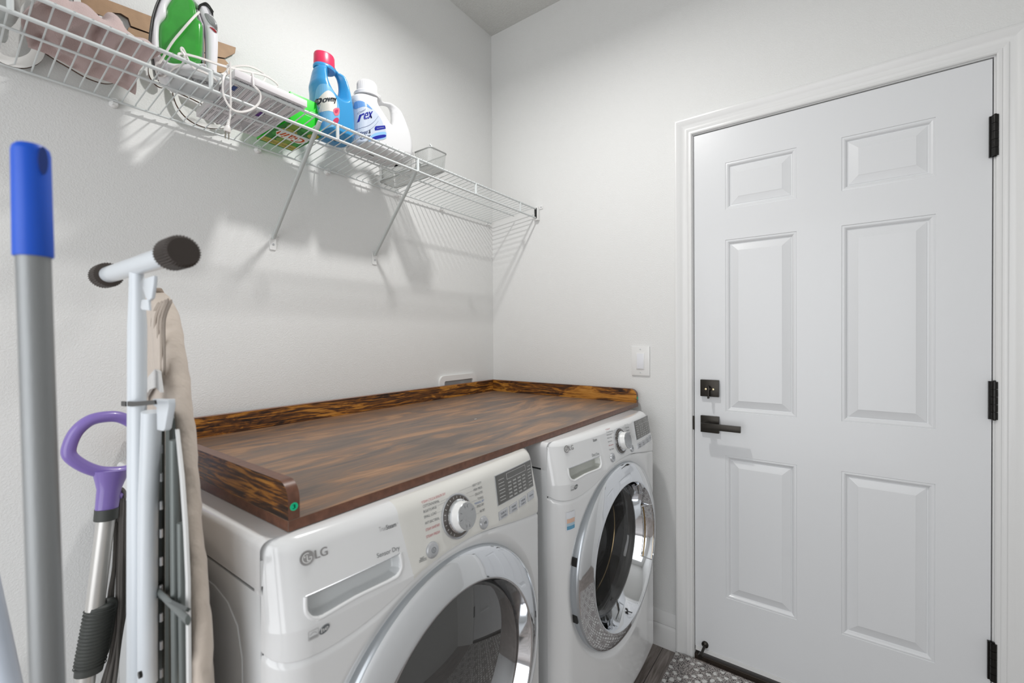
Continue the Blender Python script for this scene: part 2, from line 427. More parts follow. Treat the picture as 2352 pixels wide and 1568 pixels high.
# rear wall behind the camera; wide unseen opening added to let in fill light
bm = bmesh.new(); box(bm, RX-.12, RX, RY, -2.0, FLOOR, CEIL); box(bm, RX-.12, RX, -.35, 0, FLOOR, CEIL); box(bm, RX-.12, RX, -2.0, -.35, 2.3, CEIL)
struct(finish(bm, 'wall_rear', M['wall'], smooth=False))
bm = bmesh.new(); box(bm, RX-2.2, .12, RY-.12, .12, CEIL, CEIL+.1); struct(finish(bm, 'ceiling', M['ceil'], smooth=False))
bm = bmesh.new(); box(bm, RX-2.2, .12, RY-.12, .12, FLOOR-.1, FLOOR); struct(finish(bm, 'floor', M['floor'], smooth=False))

# baseboards
def baseboard(name, axis, a0, a1, at0):
    prof = [(0, FLOOR), (.014, FLOOR), (.014, .045), (.012, .052), (.009, .056), (.012, .062), (.012, .078), (.008, .09), (.006, .104), (.003, .111), (0, .112)]
    bm = bmesh.new()
    if axis == 'y': prism(bm, prof, lambda a, b, d: Vector((at0-a, d, b)), a0, a1)
    else: prism(bm, prof, lambda a, b, d: Vector((d, at0-a, b)), a0, a1)
    struct(finish(bm, name, M['trim'], smooth=True, angle=25))
baseboard('baseboard_right', 'y', -.958, -.0005, 0)
baseboard('baseboard_left', 'x', RX, -.0155, 0)

# door casing (trim_1): swept moulding profile around the doorway
CP = [(0, .0), (0, .008), (.003, .0105), (.008, .0112), (.0105, .0108), (.0112, .0088), (.014, .0102), (.0205, .0128), (.0225, .0128), (.0232, .0102), (.030, .0108), (.040, .0138), (.049, .0188), (.056, .0208), (.0615, .0202), (.0635, .0175), (.064, 0)]
yi0, yi1, zi = YL+.006, YR-.006, DT+.006
bm = bmesh.new()
rings = []
for which in range(4):
    ring = []
    for w, d in CP:
        if which == 0: p = (-d, yi0+w, FLOOR)
        elif which == 1: p = (-d, yi0+w, zi+w)
        elif which == 2: p = (-d, yi1-w, zi+w)
        else: p = (-d, yi1-w, FLOOR)
        ring.append(bm.verts.new(p))
    rings.append(ring)
for A, B in zip(rings, rings[1:]):
    for i in range(len(CP)): bm.faces.new((A[i], A[(i+1) % len(CP)], B[(i+1) % len(CP)], B[i]))
bm.faces.new(rings[0]); bm.faces.new(rings[-1][::-1])
struct(finish(bm, 'trim_1', M['trim'], smooth=True, angle=22))
# door jamb (trim_2) and threshold (trim_3)
bm = bmesh.new()
box(bm, .001, .11, YL+.0025, YL+.012, FLOOR, DT+.003); box(bm, .001, .11, YR-.012, YR-.0025, FLOOR, DT+.003); box(bm, .001, .11, YR-.012, YL+.012, DT+.003, DT+.012)
box(bm, .046, .06, YL-.008, YL+.0025, FLOOR, DT+.003); box(bm, .046, .06, YR-.0025, YR+.008, FLOOR, DT+.003); box(bm, .046, .06, YR, YL, DT-.006, DT+.003)
struct(finish(bm, 'trim_2', M['trim'], smooth=False))
bm = bmesh.new()
box(bm, .001, .11, YR-.002, YL+.002, FLOOR, -.018)
struct(finish(bm, 'trim_3', mat('threshold_dark', (.05, .038, .03), .35, metal=.3), smooth=False, bevel=.002))

# six-panel door: face as a height field with moulded panels
ya, yb, yc, yd = -1.1365, -1.3665, -1.493, -1.7234
PAN = []
for (y0, y1) in ((ya, yb), (yc, yd)):
    for (z1, z0) in ((1.9136, 1.7347), (1.6196, .9619), (.7948, .2431)): PAN.append((y1, y0, z0, z1))
PROF = [(0, 0), (.0012, -.0022), (.0035, -.0016), (.007, -.0018), (.0105, -.0036), (.0135, -.0068), (.0150, -.0098), (.0175, -.0104), (.0195, -.0090), (.042, -.0026), (.0445, -.0012), (.0455, -.0012)]
bm = bmesh.new()
ys = sorted({YL, YR} | {s for p in PAN for s in (p[0], p[1])}); zs = sorted({.014, DT} | {s for p in PAN for s in (p[2], p[3])})
def dv(y, z, d): return (-d+.004, y, z)
for i in range(len(ys)-1):
    for j in range(len(zs)-1):
        y0, y1, z0, z1 = ys[i], ys[i+1], zs[j], zs[j+1]
        inpan = any(abs(p[0]-y0) < 1e-6 and abs(p[1]-y1) < 1e-6 and abs(p[2]-z0) < 1e-6 and abs(p[3]-z1) < 1e-6 for p in PAN)
        if not inpan: bm.faces.new([bm.verts.new(dv(*q)) for q in ((y0, z0, 0), (y1, z0, 0), (y1, z1, 0), (y0, z1, 0))])
        else:
            R = [[bm.verts.new(dv(y0+w, z0+w, d)), bm.verts.new(dv(y1-w, z0+w, d)), bm.verts.new(dv(y1-w, z1-w, d)), bm.verts.new(dv(y0+w, z1-w, d))] for w, d in PROF]
            for A, B in zip(R, R[1:]):
                for k in range(4): bm.faces.new((A[k], A[(k+1) % 4], B[(k+1) % 4], B[k]))
            bm.faces.new(R[-1])
bmesh.ops.remove_doubles(bm, verts=bm.verts, dist=1e-5)
box(bm, .0150, .044, YR, YL, .014, DT)
for q in (((.004, YL, .014), (.004, YL, DT), (.0151, YL, DT), (.0151, YL, .014)), ((.004, YR, .014), (.004, YR, DT), (.0151, YR, DT), (.0151, YR, .014)), ((.004, YL, DT), (.004, YR, DT), (.0151, YR, DT), (.0151, YL, DT)), ((.004, YL, .014), (.004, YR, .014), (.0151, YR, .014), (.0151, YL, .014))):
    bm.faces.new([bm.verts.new(p) for p in q])
door = finish(bm, 'door_1', M['door'], smooth=True, angle=18)
struct(door)
def dpart(bm, name, mt, **k): return finish(bm, name, mt, door, **k)
bm = bmesh.new(); box(bm, .006, .04, YR+.002, YL-.002, .0, .0135); box(bm, .001, .006, YR+.002, YL-.002, -.001, .0135, 1); dpart(bm, 'weather_strip', [M['black'], M['trim']], smooth=False)
# deadbolt
bm = bmesh.new(); box(bm, -.011, .0035, -1.115, -1.048, 1.017, 1.082); db = dpart(bm, 'deadbolt', M['bronze'], bevel=.0015)
def sub(bm, name, mt, parent, **k): return finish(bm, name, mt, parent, **k)
bm = bmesh.new(); lathe(bm, [(.009, -.001), (.009, .006), (.006, .012)], (-.011, -1.0815, 1.048), (-1, 0, 0), 20); box(bm, -.034, -.018, -1.0845, -1.0785, 1.012, 1.060); sub(bm, 'thumb_turn', M['bronze'], db, bevel=.001)
for yy in (-1.068, -1.095):
    bm = bmesh.new(); lathe(bm, [(.0038, 0), (.0038, .002), (.0015, .0024), (.0015, .001)], (-.011, yy, 1.046), (-1, 0, 0), 14); sub(bm, 'screw', M['screw'], db)
# lever
bm = bmesh.new(); box(bm, -.009, .0035, -1.115, -1.048, .876, .941); lv = dpart(bm, 'door_handle', M['bronze'], bevel=.0015)
bm = bmesh.new(); lathe(bm, [(.011, 0), (.011, .035)], (-.009, -1.0815, .909), (-1, 0, 0), 20); box(bm, -.058, -.044, -1.197, -1.060, .897, .920); sub(bm, 'lever', M['bronze'], lv, bevel=.001)
# latch
bm = bmesh.new(); box(bm, .0008, .003, YL-.0005, YL+.006, .88, .935); dpart(bm, 'latch', M['bronze'], smooth=False)
for z0, z1 in ((1.761, 1.878), (1.007, 1.117), (.251, .362)):
    bm = bmesh.new()
    yb_ = -1.8445
    for k in range(5):
        a = z0+(z1-z0)*k/5+.0006; b = z0+(z1-z0)*(k+1)/5-.0006
        lathe(bm, [(.0075, a), (.0075, b)], (-.0085, yb_, 0), (0, 0, 1), 16)
    lathe(bm, [(.003, z0-.002), (.003, z1+.003)], (-.0085, yb_, 0), (0, 0, 1), 10)
    box(bm, -.004, .003, yb_-.001, yb_+.011, z0, z1); dpart(bm, 'hinge', M['hinge'])
# door stop
a = Vector((0, *at_x(-.003, 1619, 1481))); b = a+Vector((-.075, 0, -.004))
bm = bmesh.new(); lathe(bm, [(.0125, -.003), (.0125, .003), (.008, .006), (.005, .008), (.005, .058), (.009, .060), (.009, .075)], a, (b-a), 20); dpart(bm, 'door_stop', M['bronze'])

# ceiling lamp (just outside the picture, throws the shelf shadows)
LX, LY, LZ = -.95, -.745, 2.585
lamp = thing('ceiling_lamp', 'flush white ceiling lamp above the washer and dryer', 'lamp', (LX, LY, CEIL))
bm = bmesh.new(); lathe(bm, [(.07, CEIL), (.07, CEIL-.02), (.012, CEIL-.03), (.012, LZ+.085), (.13, LZ+.08), (.14, LZ+.062), (.0, LZ+.062)], (LX, LY, 0), (0, 0, 1), 32); finish(bm, 'lamp_canopy', M['white_plastic'], lamp)
ld = bpy.data.lights.new('lamp_bulb', 'AREA'); ld.shape = 'DISK'; ld.size = .085; ld.energy = 13; ld.color = (1.0, .99, .97)
lo = bpy.data.objects.new('lamp_bulb', ld); COL.objects.link(lo); lo.location = (LX, LY, LZ)
# added soft fill light set in the unseen opening behind the camera
ad = bpy.data.lights.new('opening_fill', 'AREA'); ad.shape = 'RECTANGLE'; ad.size = 1.6; ad.size_y = 2.2; ad.energy = 24; ad.color = (.97, .985, 1.0)
ao = bpy.data.objects.new('opening_fill', ad); COL.objects.link(ao); ao.location = (RX-.05, -1.175, 1.2); ao.rotation_euler = (PI/2, 0, -PI/2)
w = bpy.data.worlds.new('world'); scn.world = w; w.use_nodes = True
w.node_tree.nodes['Background'].inputs[0].default_value = (.93, .96, 1, 1); w.node_tree.nodes['Background'].inputs[1].default_value = .9

# ================================================================== LIGHT SWITCH / OUTLET BOX
sw = thing('light_switch', 'white rocker light switch plate on the wall left of the door', 'light switch', (0, -.806, 1.148))
bm = bmesh.new(); box(bm, -.0065, 0, -.8455, -.7665, 1.086, 1.211); finish(bm, 'switch_plate', M['white_plastic'], sw, bevel=.003)
bm = bmesh.new(); box(bm, -.0085, -.006, -.8235, -.7885, 1.113, 1.183, 0); finish(bm, 'switch_frame', M['white_plastic'], sw, bevel=.0006)
bm = bmesh.new(); vs = box(bm, -.011, -.0078, -.8205, -.7915, 1.116, 1.180)
for v in vs:
    if v.co.x < -.01 and v.co.z > 1.15: v.co.x += .0022
finish(bm, 'rocker', mat('rocker_white', (.80, .81, .85), .25), sw, bevel=.0006)
for zz in (1.099, 1.198):
    bm = bmesh.new(); lathe(bm, [(.003, 0), (.003, .0012), (.0008, .0016)], (-.0063, -.806, zz), (-1, 0, 0), 12); finish(bm, 'screw', M['pocket'], sw)

ob_ = thing('washer_outlet_box', 'white recessed laundry outlet box on the wall behind the wood counter', 'outlet box', (-.28, 0, .99))
bm = bmesh.new()
def rrect(x0, x1, z0, z1, r, n=6):
    P = []
    for cx, cz, a in ((x1-r, z1-r, 0), (x0+r, z1-r, PI/2), (x0+r, z0+r, PI), (x1-r, z0+r, 1.5*PI)):
        for k in range(n+1): P.append((cx+r*math.cos(a+PI/2*k/n), cz+r*math.sin(a+PI/2*k/n)))
    return P
curve_shape(bm, [rrect(-.41, -.15, .90, 1.076, .03), rrect(-.378, -.180, .93, 1.049, .008)], lambda a, b, d: Vector((a, -.006+d, b)), .005, .001, 2)
finish(bm, 'box_frame', M['white_plastic'], ob_)
bm = bmesh.new(); box(bm, -.38, -.178, -.0025, -.0005, .928, 1.051); finish(bm, 'box_interior', mat('box_inner', (.42, .42, .42), .5), ob_)
bm = bmesh.new(); box(bm, -.262, -.236, -.0105, -.0022, .94, 1.030); finish(bm, 'valve_cover', M['white_plastic'], ob_)
bm = bmesh.new(); box(bm, -.374, -.350, -.0105, -.0022, .94, 1.022); finish(bm, 'valve_cover', M['white_plastic'], ob_)

# ================================================================== WASHER AND DRYER
W = .686
def Sx(x):
    c0 = W/2; b = .025*(1-((x-c0)/c0)**2); e = min(x, W-x); R = .05 if x < W/2 else .028
    cr = .045*(1-math.sqrt(max(0, 1-max(0, (R-e)/R)**2)))
    return -(.045-cr)-b
def SF(x, z): return Sx(min(max(x, 0), W))+max(0, z-.83)*.22
ZB = .957
CURVE = [(0, .797), (.006, .79), (.019, .786), (.039, .785), (.07, .784), (.104, .787), (.145, .795), (.183, .806), (.226, .821), (.28, .834), (.337, .840), (.40, .840), (.466, .832), (.56, .814), (.66, .797), (W, .793)]
_cv = smooth_path([(a, b, 0) for a, b in CURVE], 8)
_cv = [(p.x, p.y) for p in _cv]
def cz(x): return interp(_cv, x)
def df(u, v):
    """picture point on the dryer front -> (x across the machine, height)"""
    d = ray(u, v); y = -.86
    for _ in range(60):
        t = (y-CAM.y)/d.y; P = CAM+d*t
        y = .5*y+.5*(-.805+SF(P.x+1.55, P.z))
    return (P.x+1.55, P.z)
def z3(a, b): return df(640+a/3.92, 1100+b/3.92)
def z4(a, b): return df(920+a/5.406, 1030+b/5.406)

def make_machine(kind, origin, rot, dz, label):
    dry = kind == 'dryer'
    t = thing(kind if dry else 'washing_machine', label, 'dryer' if dry else 'washing machine', (origin[0], origin[1], FLOOR), rot, world=False)
    H = -FLOOR+dz                       # local z = z + H
    TOPW = ZB+H if dry else ZB+H-dz      # counter rests on both tops
    def fp(x, z, d=0):
        """front surface point (z in design heights), d outward"""
        e = 1e-3
        n = Vector((-(SF(x+e, z)-SF(x-e, z))/(2*e), 0, 0)); n = Vector((n.x, 1, -(SF(x, z+e)-SF(x, z-e))/(2*e)))
        n = -n.normalized()
        p = Vector((x, SF(x, z), z+H)); return p+n*d
    def fr(x, z):
        p = fp(x, z); n = (fp(x, z, 1)-p).normalized(); return p, n
    def P(name, bm, mt, par=None, **k): return finish(bm, name, mt, par or t, **k)
    # cabinet
    bm = bmesh.new()
    box(bm, .0, W, .0, .745, .03, .9165, 0)
    bm.faces.ensure_lookup_table(); bm.normal_update()
    bmesh.ops.delete(bm, geom=[f for f in bm.faces if abs(f.calc_center_median().y) < 1e-6], context='FACES_ONLY')
    # embossed side panels
    for sgn, xs in ((-1, 0), (1, W)):
        o = [(.06, .06), (.06, .80), (.075, .845), (.11, .87), (.16, .88), (.70, .88), (.70, .06)]
        prism(bm, o, lambda a, b, d: Vector((xs+sgn*d, a, b)), -.0005, .0016)
    cab = P('cabinet', bm, M['enamel_side'], bevel=.004)
    # feet
    for fx in (.06, W-.06):
        for fy in (.05, .69):
            bm = bmesh.new(); lathe(bm, [(.022, 0), (.024, .01), (.012, .014), (.012, .035)], (fx, fy, 0), (0, 0, 1), 16); P('foot', bm, M['black'])
    # top panel
    bm = bmesh.new()
    r = .014; zt = TOPW-.0005
    prof = [(0, .9215), (0, zt-r)]+[(r*(1-math.cos(a)), zt-r+r*math.sin(a)) for a in [PI/12*k for k in range(1, 7)]]
    rings = []
    def outline(i):                      # plan outline inset by i
        return [(i, .0), (i, .745-i), (W-i, .745-i), (W-i, .0)]
    for i, z in prof: rings.append([bm.verts.new((x, y, z)) for x, y in outline(i)])
    for A, B in zip(rings, rings[1:]):
        for k in range(3): bm.faces.new((A[k], A[k+1], B[k+1], B[k]))
    bm.faces.new(rings[-1])
    P('top_panel', bm, M['enamel'])
    # console with pocket for the drawer / handle
    pk = [z3(240, 1060), z3(1090, 668), z3(1103, 740), z3(1103, 800), z3(1070, 870), z3(1000, 915), z3(700, 1060), z3(400, 1235), z3(340, 1252), z3(290, 1245), z3(250, 1200), z3(240, 1140)]
    top_edge = (pk[0], pk[1])
    xsn = [W*k/240 for k in range(241)]
    xsn = sorted(set([0, .001, .002, .0035, .005, W-.005, W-.0035, W-.002, W-.001]) | set(xsn) | {.032+.0012*k for k in range(148)})
    ZF = ZB-.024                          # where the top fillet starts
    bm = bmesh.new(); grid = []
    NR = 125
    for x in xsn:
        colv = []
        zb = cz(x)
        for k in range(NR+1):
            z = zb+(ZF-zb)*k/NR; d = 0
            if .03 < x < .21 and poly_in((x, z), pk) and min(seg_d((x, z), pk[i], pk[(i+1) % len(pk)]) for i in range(len(pk))) > .0006:
                dt = seg_d((x, z), *top_edge)
                dmin = min(seg_d((x, z), pk[i], pk[(i+1) % len(pk)]) for i in range(1, len(pk)))
                d = -.017*min(ss(dmin/.010), ss(dt/.0018))
            if k == 0: d = -.004
            elif k == 1: d = min(d, -.0004)
            colv.append(bm.verts.new(fp(x, z, d)))
        y0 = SF(x, ZF); rr = .0237
        for k in range(1, 9):
            a = PI/2*k/8; zz = ZF+rr*math.sin(a)+.0; yy = y0+rr*(1-math.cos(a))+.005*k/8
            e = min(x, W-x); sc = ss(min(1, e/.014)) if e < .014 else 1
            zz = ZF+(zz-ZF)*1.0-(1-math.sqrt(max(0, 1-(1-min(1, e/.014))**2)))*.014*(k/8)
            colv.append(bm.verts.new((x, yy, zz+H-(0 if dry else dz))))
        last = colv[-1].co
        colv.append(bm.verts.new((x, max(.0, last.y+.005), last.z)))
        grid.append(colv)
    for i in range(len(grid)-1):
        for k in range(len(grid[0])-1):
            f = bm.faces.new((grid[i][k], grid[i+1][k], grid[i+1][k+1], grid[i][k+1]))
            cx_ = (xsn[i]+xsn[i+1])/2
            if k < NR and .03 < cx_ < .21:
                zc_ = cz(cx_)+(ZF-cz(cx_))*(k+.5)/NR
                if poly_in((cx_, zc_), pk):
                    dm = min(seg_d((cx_, zc_), pk[q], pk[(q+1) % len(pk)]) for q in range(len(pk)))
                    if dm > .0020: f.material_index = 1
    # side return of the console
    con = P('console', bm, [M['enamel'], M['pocket' if dry else 'pocket_w']], angle=50)
    bm = bmesh.new()
    bm.free()
    for xs, sg in ((0, 1), (W, -1)):
        bm = bmesh.new(); box(bm, xs+sg*.0005, xs+sg*.008, -.0, .02, .79+H, .93+H)
        P('console_return', bm, M['enamel'], smooth=False)
    bm = bmesh.new()
    lip = smooth_path([(*q, 0) for q in pk[1:]+[pk[0]]], 6)
    tube(bm, [fp(q.x, q.y, .0002) for q in lip], .0030, 10); P('pocket_lip', bm, M['enamel'])
    bm = bmesh.new(); tube(bm, [fp(pk[0][0]+(pk[1][0]-pk[0][0])*k/12, pk[0][1]+(pk[1][1]-pk[0][1])*k/12, .0004) for k in range(13)], .0013, 8); P('pocket_trim', bm, M['silver_l'])
    # cream/white control fascia on the right of the console
    bm = bmesh.new(); cols = []
    for i in range(61):
        s = i/60; colv = []
        for k in range(25):
            q = k/24; xl = .228-.0148*q; x = xl+(W-.0015-xl)*s; zb = cz(x)+.0012; z = zb+(ZF-zb)*q
            colv.append(bm.verts.new(fp(x, z, .0009 if 0 < i < 60 and 0 < k else -.0002)))
        y0 = SF(x, ZF); rr = .0237; e = W-x; hz = (1-math.sqrt(max(0, 1-(1-min(1, e/.014))**2)))*.014
        for k in range(1, 9):
            a = PI/2*k/8; n_ = Vector((0, -math.cos(a), math.sin(a)))
            p_ = Vector((x, y0+rr*(1-math.cos(a))+.005*k/8, ZF+rr*math.sin(a)-hz*(k/8)+H-(0 if dry else dz)))
            colv.append(bm.verts.new(p_+n_*(.0006 if 0 < i < 60 else -.0002)))
        cols.append(colv)
    for A, B in zip(cols, cols[1:]):
        for k in range(len(A)-1): bm.faces.new((A[k], B[k], B[k+1], A[k+1]))
    P('control_panel', bm, M['cream' if dry else 'enamel'], angle=60)
    # lower front with a round opening behind the door
    CX, CZ = W/2, .53
    bm = bmesh.new(); gx = xsn; NZ = 150; grid = []
    for x in gx:
        zt_ = cz(x)-.0006; colv = []
        for k in range(NZ+1):
            z = .012+(zt_-.012)*k/NZ; rr_ = math.hypot(x-CX, z-CZ)
            d = 0
            if k == NZ: d = -.005
            if k == NZ-1: d = -.0004
            if z < .05: d = -.03*(1-(z-.012)/.038)**2
            # soft hollow around the door ring
            d += -.010*ss(1-(rr_-.288)/.028) if rr_ > .26 else -.010
            colv.append(bm.verts.new(fp(x, z, d)))
        grid.append(colv)
    for i in range(len(grid)-1):
        for k in range(NZ):
            xc_ = (gx[i]+gx[i+1])/2; zt_ = cz(xc_)-.0006; zc_ = .012+(zt_-.012)*(k+.5)/NZ
            if math.hypot(xc_-CX, zc_-CZ) < .262: continue
            bm.faces.new((grid[i][k], grid[i+1][k], grid[i+1][k+1], grid[i][k+1]))
    P('front_panel', bm, M['enamel'], angle=60)
    # dark shadow gap behind seams
    bm = bmesh.new(); box(bm, .003, W-.003, .0, .74, .912, .9225); box(bm, .002, .0035, -.002, .004, .05, .93); P('seam', bm, M['gap'], smooth=False)
    # ---- door (axis -y)
    org = Vector((CX, 0, CZ+H)); ax = Vector((0, -1, 0))
    bm = bmesh.new()
    lathe(bm, [(.2925, .036), (.2925, .060), (.291, .0655), (.2885, .068)], org, ax, 128, cap0=False, cap1=False)
    ring = P('door_rim', bm, M['silver'], angle=60)
    bm = bmesh.new()
    lathe(bm, [(.2885, .068), (.286, .0705), (.280, .0735), (.268, .0785), (.252, .0835), (.240, .0865), (.233, .0885), (.2295, .0885), (.2285, .086)], org, ax, 128, cap0=False, cap1=False)
    dr = P('door_ring', bm, M['chrome'], angle=70)
    bm = bmesh.new()
    if dry:
        lathe(bm, [(.2285, .086), (.226, .080), (.219, .060), (.214, .048)], org, ax, 96, cap0=False, cap1=False)
        P('inner_bezel', bm, M['chrome'], dr, angle=70)
        bm = bmesh.new(); lathe(bm, [(.214, .048), (.213, .056), (.207, .060), (.0, .068)], org, ax, 96, cap0=False, cap1=False)
        P('window', bm, M['smoke'], dr, angle=70)
    else:
        lathe(bm, [(.2285, .086), (.224, .080), (.214, .045), (.206, .020)], org, ax, 96, cap0=False, cap1=False)
        P('inner_bezel', bm, M['chrome'], dr, angle=70)
        bm = bmesh.new(); lathe(bm, [(.206, .020), (.203, .026), (.197, .022), (.190, .0), (.172, -.06), (.152, -.125), (.12, -.150), (.0, -.158)], org, ax, 96, cap0=False, cap1=False)
        P('window', bm, M['glass'], dr, angle=70)
    if not dry:
        bm = bmesh.new(); tube(bm, [org+Vector((.198*math.cos(a), .055, .198*math.sin(a))) for a in [2*PI*k/96 for k in range(96)]], .004, 8, closed=True); P('tub_rim', bm, M['gold'])
    # black seal line round the glass
    bm = bmesh.new(); rg = .2135 if dry else .2055; hh = .0495 if dry else .021
    tube(bm, [org+Vector((rg*math.cos(a), -hh, rg*math.sin(a))) for a in [2*PI*k/96 for k in range(96)]], .0022, 8, closed=True)
    P('window_gasket', bm, M['black'], dr)
    # drum
    bm = bmesh.new(); lathe(bm, [(.262, .02), (.235, .0), (.228, -.03)], org, ax, 64, cap0=False, cap1=False); P('bellows', bm, M['seal'])
    bm = bmesh.new(); lathe(bm, [(.228, -.03), (.25, -.04), (.255, -.5), (.1, -.52), (.0, -.50)], org, ax, 96, cap0=False); dm = P('drum', bm, M['drum'])
    for k in range(3):
        a = k*2*PI/3+.5; c_ = Vector((math.cos(a), 0, math.sin(a)))
        bm = bmesh.new(); tube(bm, [org+c_*.247+Vector((0, .06, 0)), org+c_*.235+Vector((0, .1, 0)), org+c_*.235+Vector((0, .42, 0)), org+c_*.247+Vector((0, .48, 0))], .028, 12); P('drum_lifter', bm, M['lifter'], dm)
    # handle recess and hinge covers
    sgn = -1 if dry else 1
    A_h = [math.radians(-26+52*k/20) for k in range(21)]
    bm = bmesh.new()
    def hp(r_, a, y_): return org+Vector((sgn*r_*math.cos(a), y_, r_*math.sin(a)))
    for a, b in zip(A_h, A_h[1:]):
        for (r0, y0_), (r1, y1_) in (((.2095, -.055), (.214, -.050)), ((.214, -.050), (.224, -.066)), ((.224, -.066), (.2285, -.084))):
            bm.faces.new([bm.verts.new(hp(*q)) for q in ((r0, a, y0_), (r1, a, y1_), (r1, b, y1_), (r0, b, y0_))])
    bmesh.ops.remove_doubles(bm, verts=bm.verts, dist=1e-5)
    for v in bm.verts: v.co += Vector((-sgn*.0012, -.0012, 0))
    hnd = P('door_handle', bm, M['gold'], dr)
    bm = bmesh.new()
    loop_ = [hp(.2300, a, -.0885) for a in A_h]+[hp(.2085, a, -.056) for a in A_h[::-1]]
    tube(bm, loop_, .0022, 8, closed=True); P('handle_frame', bm, M['chrome'], hnd)
    for a in (math.radians(15), math.radians(-17)):
        bm = bmesh.new(); c_ = org+Vector((-sgn*.2925*math.cos(a), -.052, .2925*math.sin(a)))
        box(bm, c_.x-.003, c_.x+.003, c_.y-.008, c_.y+.008, c_.z-.012, c_.z+.012); P('hinge_cover', bm, M['black'], dr, bevel=.001)
    # ---- controls
    def disc(name, x, z, prof, mt, par=None, seg=40, **k):
        p, n = fr(x, z); bm = bmesh.new(); lathe(bm, prof, p, n, seg); return P(name, bm, mt, par, **k)
    kx, kz = z4(697, 840)
    kx, kz = z4(699, 840)[0], (z4(695, 560)[1]+z4(695, 1115)[1])/2
    dl = disc('dial_ring', kx, kz, [(.0435, 0), (.0435, .003), (.0415, .0042), (.040, .0030), (.0, .0030)], [M['silver_l']], seg=64)
    disc('dial_face', kx, kz, [(.0395, .0030), (.0395, .0036), (.0, .0036)], M['dial'], dl, seg=64)
    p, n = fr(kx, kz); X = Vector((1, 0, 0)); Y = n.cross(X)*-1
    Y = Vector((0, -n.z, n.y)); Y = Y if Y.z > 0 else -Y
    bm = bmesh.new()
    for k in range(20):
        a = math.radians(-60+300*k/19)
        e = X*math.cos(a)+Y*math.sin(a); tq = X*-math.sin(a)+Y*math.cos(a); o_ = p+n*.0039
        vs = [bm.verts.new(o_+e*r_+tq*s_) for r_, s_ in ((.034, -.0004), (.038, -.0004), (.038, .0004), (.034, .0004))]; bm.faces.new(vs)
    P('dial_marks', bm, M['lcd_line'], dl, smooth=False)
    kb = disc('knob', kx, kz, [(.030, .0036), (.030, .010), (.0275, .0115), (.0285, .014), (.0278, .015), (.0272, .026), (.0262, .0285)], [M['white_plastic']], dl, seg=64)
    bm = bmesh.new(); lathe(bm, [(.0315, .0037), (.0322, .009), (.030, .0115), (.0278, .0118)], p, n, 64, cap0=False, cap1=False); P('knob_collar', bm, M['chrome'], dl)
    bm = bmesh.new(); lathe(bm, [(.0262, .0283), (.0254, .0298), (.0, .0302)], p, n, 64, cap0=False); kf = P('knob_cap', bm, M['knob_face'], dl)
    bm = bmesh.new()
    for a in (100, 78, 150, 190, 250, 275, 25):
        a = math.radians(a); e = X*math.cos(a)+Y*math.sin(a); tq = X*-math.sin(a)+Y*math.cos(a)
        bm.faces.new([bm.verts.new(p+n*.0304+e*r_+tq*s_) for r_, s_ in ((.016, -.0004), (.0215, -.0004), (.0215, .0004), (.016, .0004))])
    P('knob_marks', bm, M['ink'], dl, smooth=False)
    pw = z4(388, 1256); pl = z4(1026, 918)
    def text_on(bm, s, A, B, h, mi=0, d=.0012, bold=0, shear=0):
        (x0, z0), (x1, z1) = A, B
        text(bm, s, lambda a, b: fp(x0+(x1-x0)*(a+shear*b), z0+(z1-z0)*a+h*b, d), mi, bold)
    for nm, (bx_, bz_), rr_ in (('power_button', pw, .0135), ('start_button', pl, .0125)):
        bt = disc(nm, bx_, bz_, [(rr_+.0012, 0), (rr_+.0012, .0018), (rr_, .0022), (rr_-.0008, .005), (rr_-.003, .0058), (0, .006)], M['silver_l'], seg=40)
        p2, n2 = fr(bx_, bz_); bm = bmesh.new()
        if nm == 'power_button':
            tube(bm, [p2+n2*.0062+(X*math.cos(a)+Y*math.sin(a))*.0048 for a in [2*PI*k/24 for k in range(24)]], .0005, 6, closed=True)
            bm.faces.new([bm.verts.new(p2+n2*.0063+X*a+Y*b) for a, b in ((-.0005, -.0025), (.0005, -.0025), (.0005, .0025), (-.0005, .0025))])
        else:
            bm.faces.new([bm.verts.new(p2+n2*.0063+X*a+Y*b) for a, b in ((-.003, -.003), (0, 0), (-.003, .003))])
            for s_ in (.001, .003): bm.faces.new([bm.verts.new(p2+n2*.0063+X*(s_+a)+Y*b) for a, b in ((0, -.003), (.001, -.003), (.001, .003), (0, .003))])
        P('button_symbol', bm, M['ink'], bt, smooth=False)
    # display
    c = [z4(1205, 705), z4(1635, 460), z4(1600, 142), z4(1165, 345)]
    def dq(a, b, d=.0014):               # bilinear across the display
        x = (c[0][0]*(1-a)+c[1][0]*a)*(1-b)+(c[3][0]*(1-a)+c[2][0]*a)*b
        z = (c[0][1]*(1-a)+c[1][1]*a)*(1-b)+(c[3][1]*(1-a)+c[2][1]*a)*b
        return fp(x, z, d)
    def patch(bm, a0, a1, b0, b1, d, mi=0, n_=6, thick=None):
        top = [[bm.verts.new(dq(a0+(a1-a0)*i/n_, b0+(b1-b0)*j, d)) for j in (0, 1)] for i in range(n_+1)]
        for i in range(n_): bm.faces.new((top[i][0], top[i+1][0], top[i+1][1], top[i][1])).material_index = mi
        if thick:
            bot = [[bm.verts.new(dq(a0+(a1-a0)*i/n_, b0+(b1-b0)*j, d-thick)) for j in (0, 1)] for i in range(n_+1)]
            for i in range(n_):
                for j in (0, 1): bm.faces.new((top[i][j], bot[i][j], bot[i+1][j], top[i+1][j])).material_index = mi
            for i in (0, n_): bm.faces.new((top[i][0], top[i][1], bot[i][1], bot[i][0])).material_index = mi
    bm = bmesh.new(); patch(bm, -.012, 1.012, -.02, 1.02, .0026, 0, 40, .003); dsp = P('display_frame', bm, M['silver_l'])
